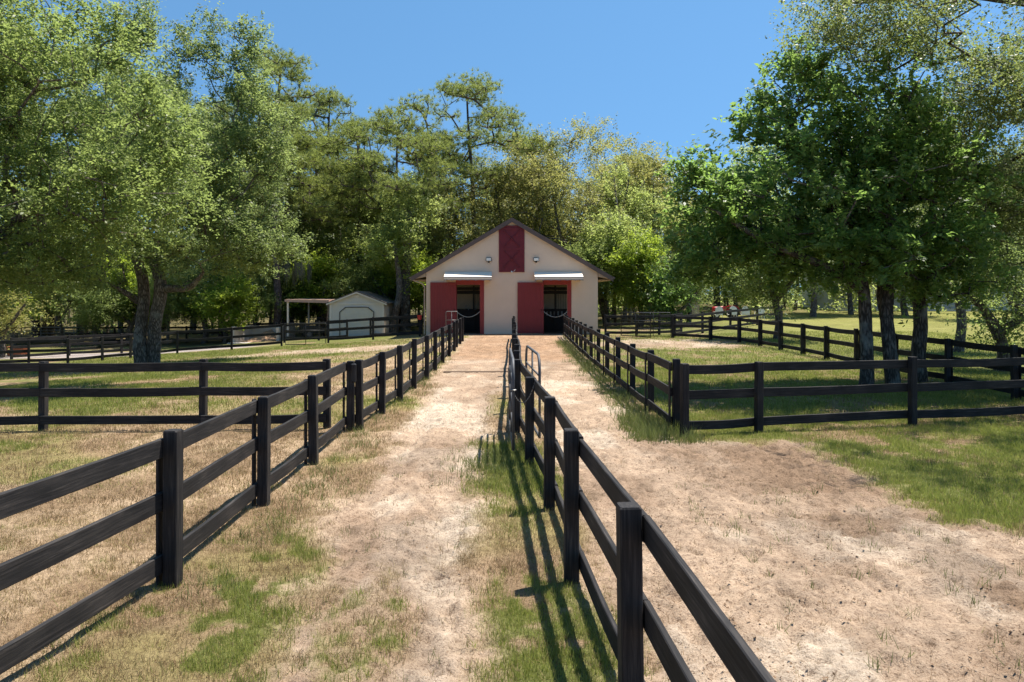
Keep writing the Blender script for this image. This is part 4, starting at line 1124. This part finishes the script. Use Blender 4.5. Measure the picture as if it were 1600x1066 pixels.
# --- yellowish oaks behind the barn
def back_oak(label, px, Y, ytop, wpx, seed, leaf="gold_leaf", n=330, per=88, lowy=430, L0=.19, gap=.64, name="oak_tree", group="oaks in the wood behind the barn"):
    b = place_y(px, Y); s = Y / F; r = np.random.default_rng(seed)
    H = top_h(ytop, Y, b[2]); lo = top_h(lowy, Y, b[2]); w = wpx * s
    ells = []
    for k in range(9):
        t = k / 8; zz = lo + (H - lo) * (.12 + .76 * t)
        wr = w * (.9 * math.sin(math.pi * (.22 + .62 * t)))
        a = r.uniform(0, 6.28); dd = wr * .5 * r.uniform(.4, 1)
        ells.append((dd * math.cos(a), dd * math.sin(a) * .8, zz, wr * .62, wr * .6, (H - lo) * .16))
    cl = clusters(ells, n, r, gap, 2.6, 2.2)
    f1 = lo + (H - lo) * .1
    tk = [([(0, 0, -.2), (.2, 0, f1 * .4), (0, .1, f1 * .8), (-.5, 0, f1 * 1.3), (-1.2, .2, f1 + (H - lo) * .45)], [.22, .2, .18, .15, .08]),
          ([(0, .1, f1 * .8), (.8, -.2, f1 * 1.2), (1.8, -.3, f1 + (H - lo) * .4)], [.14, .12, .07])]
    return tree(name, label, "tree", b, tk, cl, seed, leaf, "wood_bark", per=per, rad=.85, L0=L0, W=L0 * .55, sides=9, rmin=.03, r0=.02, group=group, sub=6, flare=.3, step=.9)
o1 = back_oak("yellow leaved oak rising above the barn's right roof slope", 885, 66, 200, 150, 41, n=420)
o2 = back_oak("golden oak behind the barn's left roof slope", 720, 68, 290, 120, 42, n=330)
o3 = back_oak("pale green oak right of the barn roof", 975, 68, 265, 100, 43, "wood_leaf", n=320)
o4 = back_oak("green oak between the shed and the barn", 590, 69, 300, 110, 44, "bright_leaf", n=320, lowy=460)
o5 = back_oak("lime green young tree beside the barn's right wall", 1000, 58, 370, 62, 45, "lime_leaf", n=190, lowy=480, gap=.3, name="young_tree")
o6 = back_oak("grey green oak hung with moss right of the shed's lean-to", 470, 68, 330, 90, 46, "oak_leaf", n=260, lowy=465)
o7 = back_oak("yellow bush at the left edge of the photo", 0, 46, 425, 62, 47, "gold_leaf", n=110, lowy=525, gap=.1, L0=.14, name="bush", group=None)
o8 = back_oak("dark evergreen bush behind the right paddock's wire gate", 1050, 56, 420, 48, 48, "dark_leaf", n=150, lowy=495, gap=.05, L0=.2, name="bush", group=None)
o9 = back_oak("small oak with drooping leaves behind the right paddock fence", 1213, 41, 330, 110, 49, "oak_leaf", n=300, lowy=470, L0=.14, gap=.4)
o10 = back_oak("oak with a straight grey trunk on the right lawn", 1497, 33, 250, 120, 50, "live_leaf", n=260, lowy=440, L0=.13, gap=.5)
o11 = back_oak("leafy sapling at the right edge beside the fence corner post", 1562, 25, 390, 62, 51, "bright_leaf", n=110, lowy=520, L0=.11, gap=.45, name="sapling")
def coak(src, label, px, Y, ytop, rz, sw=1.0):
    b = place_y(px, Y); H = top_h(ytop, Y, b[2]); c = np.empty(len(src.children[1].data.vertices) * 3, np.float32); src.children[1].data.vertices.foreach_get("co", c)
    s = H / c.reshape(-1, 3)[:, 2].max(); o = dup(src, b, rz, label); o.scale = (s * sw, s * sw, s); return o
for src, lab, px, Y, yt, rz in (
    (o9, "leafy tree between brick pillar and dark oak", 1120, 74, 330, 1.2), (o3, "tall pale tree behind the red tractor", 1180, 84, 250, 2.2),
    (o10, "tree behind the dark oak's left branches", 1270, 64, 330, .5), (o4, "tree in front of the grey house's left end", 1330, 68, 300, 1.7),
    (o9, "tree beside the grey house at the right edge", 1590, 58, 330, 3.3), (o9, "tree on the right lawn beside the grey house's porch", 1415, 66, 350, 2.2), (o4, "tree behind the grey house's roof", 1450, 96, 240, 4.1),
    (o6, "tree behind the grey house at the far right", 1620, 96, 230, 2.9), (o1, "yellowish tree behind the golden oak", 800, 84, 235, 2.0), (o2, "yellow oak behind the barn's roof ridge", 815, 72, 285, 1.0), (o1, "yellow green oak right of the tallest yellow oak", 950, 74, 218, 3.6), (o2, "yellow green oak above the lime green young tree", 1025, 74, 285, .3), (o4, "leafy oak behind the slender pine", 500, 82, 310, 1.9), (o3, "leafy oak behind the flat topped pine", 585, 84, 310, 5.1), (o4, "leafy oak under the tallest pine's left boughs", 690, 80, 310, 3.1),
    (o3, "leafy tree behind the shed's right side", 620, 78, 350, 3.9), (o2, "yellow green tree behind the lean-to", 400, 74, 330, 2.4),
    (o4, "tall leafy tree behind the forked oak's trunks", 300, 76, 300, .8), (o3, "leafy tree behind the galvanised gates", 90, 78, 330, 5.0),
    (o6, "leafy tree above the dark fence at the far left", 190, 76, 340, 3.0), (o1, "leafy tree at the left edge behind the yellow bush", -20, 76, 300, 1.4),
    (o4, "leafy tree filling the gap right of the tallest pine", 830, 92, 300, 2.8), (o3, "leafy tree left of the flat topped pine", 530, 88, 320, 4.4)):
    coak(src, lab, px, Y, yt, rz)

# young growth at the foot of the wood
for k, (px, Y, yt) in enumerate(((20, 57, 440), (95, 59, 425), (150, 57.5, 450), (205, 59, 430), (262, 58, 445), (318, 59, 420), (352, 57, 450), (400, 61, 415), (455, 62.5, 440), (497, 63.5, 425), (548, 63, 430), (585, 63, 425), (622, 61, 405), (945, 60, 400), (1075, 58, 410), (1150, 70, 420), (-40, 59, 410))):
    o_ = coak((o5, o4, o9)[k % 3], "leafy understorey shrub at the foot of the wood", px, Y, yt, k * 1.3, 1.25)
    o_.name = "shrub"; o_["category"] = "shrub"; o_["group"] = "shrubs at the foot of the wood"
# leaning bare trunks beside the barn
def stem(label, pts, rad, bark="dark_bark", name="leaning_tree"):
    b = pts[0]; rr = np.random.default_rng(int(abs(b[0] * 100)))
    root = empty(name, b, label, "tree")
    loc = [rel(b, p) for p in pts]; V, f = trunk_tube(loc, rad, rr, 10, .4, .2)
    add_obj("trunk", np_mesh("trunk", V, f, 4, bark, True), root)
    cl = clusters([(*loc[-1], 2.2, 2.0, 1.6)], 60, rr, .2, 2)
    A, par, rd, nt_ = skeleton([(loc, rad)], cl, rr, .8, .02)
    V, f = limb_mesh(A, par, rd, nt_, 5, .02)
    if len(V): add_obj("limb", np_mesh("limb", V, f, 4, bark, True), root)
    V, f = leaf_cloud(cl, rr, 100, .8, .2, .11); add_obj("crown", np_mesh("crown", V, f, 4, "wood_leaf"), root)
    return root
def ST(lst, Y): 
    q = [P(px, py, Y) for px, py in lst]; q[0] = (q[0][0], Y, float(gz(q[0][0], Y)) - .1); return q
stem("slanting grey trunk between shed and barn", ST([(613, 530), (617, 490), (625, 460), (622, 420), (615, 380)], 58), [.32, .3, .26, .2, .12], "oak_bark")
stem("thick dark straight trunk close to the barn's left corner", ST([(633, 530), (633, 480), (634, 430), (637, 380), (640, 330)], 59), [.42, .4, .38, .3, .2])
stem("dark trunk leaning left beside the barn's right wall", ST([(949, 525), (942, 480), (935, 445), (925, 400)], 60), [.28, .25, .2, .12])
stem("thin upright trunk right of the barn's leaning tree", ST([(962, 522), (960, 470), (962, 420), (958, 370)], 60), [.13, .12, .1, .06])
stem("pale forked trunk behind the galvanised gate", ST([(70, 530), (68, 500), (73, 470), (70, 420)], 62), [.24, .22, .18, .1], "oak_bark")
stem("dark trunk beside the pale forked trunk at the far left", ST([(80, 530), (80, 490), (79, 450), (82, 410)], 63), [.3, .28, .24, .12])
# moss hanging from the mossy oak
mv = []
rm = np.random.default_rng(9)
base_m = P(458, 425, 60.5)
for k in range(420):
    q_ = rm.integers(0, 7); ax_, ay_ = (q_ - 3) * .42 + rm.normal() * .11, ((q_ * 3) % 5 - 2) * .25 + rm.normal() * .1
    z0 = rm.uniform(-.2, 1.0); ln = rm.uniform(.3, .9 + .28 * ((q_ * 5) % 4)); wd = .018
    mv += [(ax_ - wd, ay_, z0), (ax_ + wd, ay_, z0), (ax_ + rm.normal() * .06, ay_ + rm.normal() * .05, z0 - ln)]
me = np_mesh("hanging_moss", np.array(mv), np.arange(len(mv)).reshape(-1, 3), 3, "moss")
tag(add_obj("hanging_moss", me, None, base_m), "grey curtain of moss hanging from a branch left of the shed", "moss")

# --- far wood: one mass of leaves and thin stems behind everything
rw = np.random.default_rng(77)
pts = []
for k in range(3000):
    px = rw.uniform(-260, 1860); Yw = rw.uniform(70, 112)
    X = (px - CX) * Yw / F
    zt = .2 + rw.uniform(0, 1) ** (1.3 if k % 2 else .8) * (8.5 if px < 1080 else 7.5)
    pts.append((X, Yw, zt))
pts = np.array(pts)
s = np.sin(pts[:, 0] * .55 + 1.3 * np.sin(pts[:, 2] * .6)) + np.sin(pts[:, 2] * 1.1 + pts[:, 0] * .23 + pts[:, 1] * .4)
pts = pts[(s > -.35) | (pts[:, 2] < 1.2)]
pts2 = np.column_stack([rw.uniform(-75, 95, 2600), rw.uniform(114, 150, 2600), .3 + rw.uniform(0, 1, 2600) * 10])
pts = np.concatenate([pts, pts2])
V, f = leaf_cloud(pts, rw, 54, 1.2, .36, .22, 6)
tag(add_obj("far_wood", np_mesh("far_wood", V, f, 4, "wood_leaf")), "mass of sunlit understorey leaves deep in the wood behind the barn", "woodland", kind="stuff")
sv, sf, o = [], [], 0
for k in range(90):
    px = rw.uniform(-100, 1250); Yw = rw.uniform(64, 100); X = (px - CX) * Yw / F; z0 = float(gz(X, Yw)) - .2
    V, f = trunk_tube([(X, Yw, z0), (X + rw.normal() * .3, Yw, 4), (X + rw.normal() * .7, Yw, 9), (X + rw.normal(), Yw, 13)], [rw.uniform(.08, .2)] * 3 + [.05], rw, 7, 1.0, .2)
    sv.append(V); sf.append(f + o); o += len(V)
tag(add_obj("thin_stems", np_mesh("thin_stems", np.concatenate(sv), np.concatenate(sf), 4, "dark_bark", True)), "thin bare stems standing deep in the wood behind the barn and shed", "woodland", kind="stuff")

# ------------------------------------------------------------------ GRASS, WEEDS, LITTER
leaf_mat("grass_green", [(.11, .14, .028), (.17, .20, .045), (.24, .25, .065), (.32, .29, .10)], .38, (.42, .48, .10), rough=.55, spec=.2, patch=1.2)
leaf_mat("grass_dry", [(.16, .10, .055), (.27, .18, .10), (.38, .28, .165), (.27, .25, .085)], .3, (.38, .29, .14), rough=.75, spec=.12, patch=.8)
leaf_mat("weed", [(.09, .12, .035), (.14, .165, .06), (.21, .20, .09)], .3, (.28, .34, .08), rough=.6, spec=.2, patch=1.2)
paint("litter", (.19, .125, .08), 1.0, .55, 30, spec=0.0)

def blades(xy, r, h, wd, lean=.55, n_per=5, spread=.03):
    n = len(xy); c = np.repeat(xy, n_per, 0) + r.normal(size=(n * n_per, 2)) * spread
    hh = (np.repeat(h, n_per) if np.ndim(h) else np.full(n * n_per, h)) * r.uniform(.5, 1.3, n * n_per)
    ww = (np.repeat(wd, n_per) if np.ndim(wd) else np.full(n * n_per, wd))
    a = r.uniform(0, 6.28, n * n_per); la = r.uniform(0, 6.28, n * n_per); ln = np.abs(r.normal(size=n * n_per)) * lean
    zb = gz(c[:, 0], c[:, 1]) - .025
    d = np.stack([np.cos(a), np.sin(a)], -1) * ww[:, None] * .5
    t = c + np.stack([np.cos(la), np.sin(la)], -1) * (hh * ln)[:, None]
    V = np.stack([np.column_stack([c - d, zb]), np.column_stack([c + d, zb]), np.column_stack([t, zb + hh + .02])], 1).reshape(-1, 3)
    return V, np.arange(len(V)).reshape(-1, 3)

def scatter(n, x0, x1, y0, y1, dens, r):
    p = np.column_stack([r.uniform(x0, x1, n), r.uniform(y0, y1, n)])
    inside = np.abs(p[:, 0]) < p[:, 1] * .74 + .6
    p = p[inside]
    m = masks(p[:, 0], p[:, 1]); k = dens(p, m)
    return p[r.uniform(0, 1, len(p)) < k]

rg = np.random.default_rng(101)
def gd(p, m): return np.clip(m[1] * 1.0, 0, 1)
V1 = []; F1 = []; o = 0
def acc(V, f):
    global o
    V1.append(V); F1.append(f + o); o += len(V)
for n, box, h0, wd, npb, spr in ((76000, (-7.5, 7.5, 4.2, 9), .055, .006, 5, .03), (85000, (-12, 12, 9, 16), .06, .009, 4, .05), (60000, (-16, 16, 16, 27), .075, .016, 4, .08), (42000, (-26, 26, 27, 46), .09, .030, 3, .14)):
    p = scatter(n, *box, gd, rg); hs_ = h0 * (.6 + .9 * fbm(p[:, 0] * 1.5, p[:, 1] * 1.5, 31))
    acc(*blades(p, rg, hs_, wd, .6, npb, spr))
tag(add_obj("grass", np_mesh("grass", np.concatenate(V1), np.concatenate(F1), 3, "grass_green")), "short green grass growing in patches beside the lanes and in the paddocks", "grass", kind="stuff")
V1, F1, o = [], [], 0
def dd(p, m): return np.clip((1 - m[0]) * (1 - m[1] * .7) * .75 + m[0] * .02, 0, 1)
for n, box, h0, wd, npb, spr in ((60000, (-7.5, 7.5, 4.2, 9), .036, .005, 5, .035), (60000, (-12, 12, 9, 16), .04, .008, 4, .05), (40000, (-16, 14, 16, 27), .05, .014, 3, .08), (20000, (-24, 14, 27, 46), .06, .028, 3, .14)):
    p = scatter(n, *box, dd, rg); acc(*blades(p, rg, h0, wd, 1.3, npb, spr))
tag(add_obj("dry_grass", np_mesh("dry_grass", np.concatenate(V1), np.concatenate(F1), 3, "grass_dry")), "short straw coloured dry grass covering the paddocks and lane edges", "grass", kind="stuff")
# weeds: tall along the right lane fence, some beside the left lane fence and round posts
V1, F1, o = [], [], 0
q = []
for k in range(520):
    yy = rg.uniform(13.2, 40); q.append((2.72 + rg.normal() * .2 - .25 * max(0, (18 - yy) / 5) * rg.random(), yy))
acc(*blades(np.array(q), rg, rg.uniform(.09, .24, len(q)), .012, .6, 18, .11))
q = [(rg.uniform(2.2, 3.4), rg.uniform(12.9, 15.5)) for k in range(170)]
acc(*blades(np.array(q), rg, rg.uniform(.10, .26, len(q)), .011, .6, 18, .10))
q = [(-2.95 + abs(rg.normal()) * .28, rg.uniform(6, 30)) for k in range(260)]
acc(*blades(np.array(q), rg, rg.uniform(.06, .16, len(q)), .009, .7, 12, .07))
q = [(rg.uniform(2, 8), rg.uniform(4.5, 10)) for k in range(150)]
acc(*blades(np.array(q), rg, rg.uniform(.05, .12, len(q)), .007, .7, 9, .04))
q = [(rg.uniform(-2.4, -.3), rg.uniform(4.6, 12)) for k in range(50)]
acc(*blades(np.array(q), rg, rg.uniform(.03, .08, len(q)), .006, .8, 9, .05))
q = [(-.1 + rg.normal() * .3, 11.2 + rg.normal() * .6) for k in range(170)]
acc(*blades(np.array(q), rg, rg.uniform(.06, .16, len(q)), .009, .6, 14, .07))
tag(add_obj("weeds", np_mesh("weeds", np.concatenate(V1), np.concatenate(F1), 3, "weed")), "ragged weeds growing along the fences and scattered over the sand", "weeds", kind="stuff")
# litter: dark chips, droppings and twigs on the sand
n = 22000
p = np.column_stack([rg.uniform(-3, 8, n), 4.3 + rg.uniform(0, 1, n) ** 1.4 * 16])
m_ = masks(p[:, 0], p[:, 1]); den = .14 + .86 * m_[7] * sst(.4, .6, fbm(p[:, 0] * 1.3 + 2, p[:, 1] * 1.3, 13))
p = p[rg.uniform(0, 1, n) < den * m_[0]]
c3 = np.column_stack([p, gz(p[:, 0], p[:, 1]) - .002])
V, f = leaf_quads(c3, rg, .019, .010, 1.2, .85)
tag(add_obj("litter", np_mesh("litter", V, f, 4, "litter")), "dark chips and crumbs of litter lying on the sand", "litter", kind="stuff")
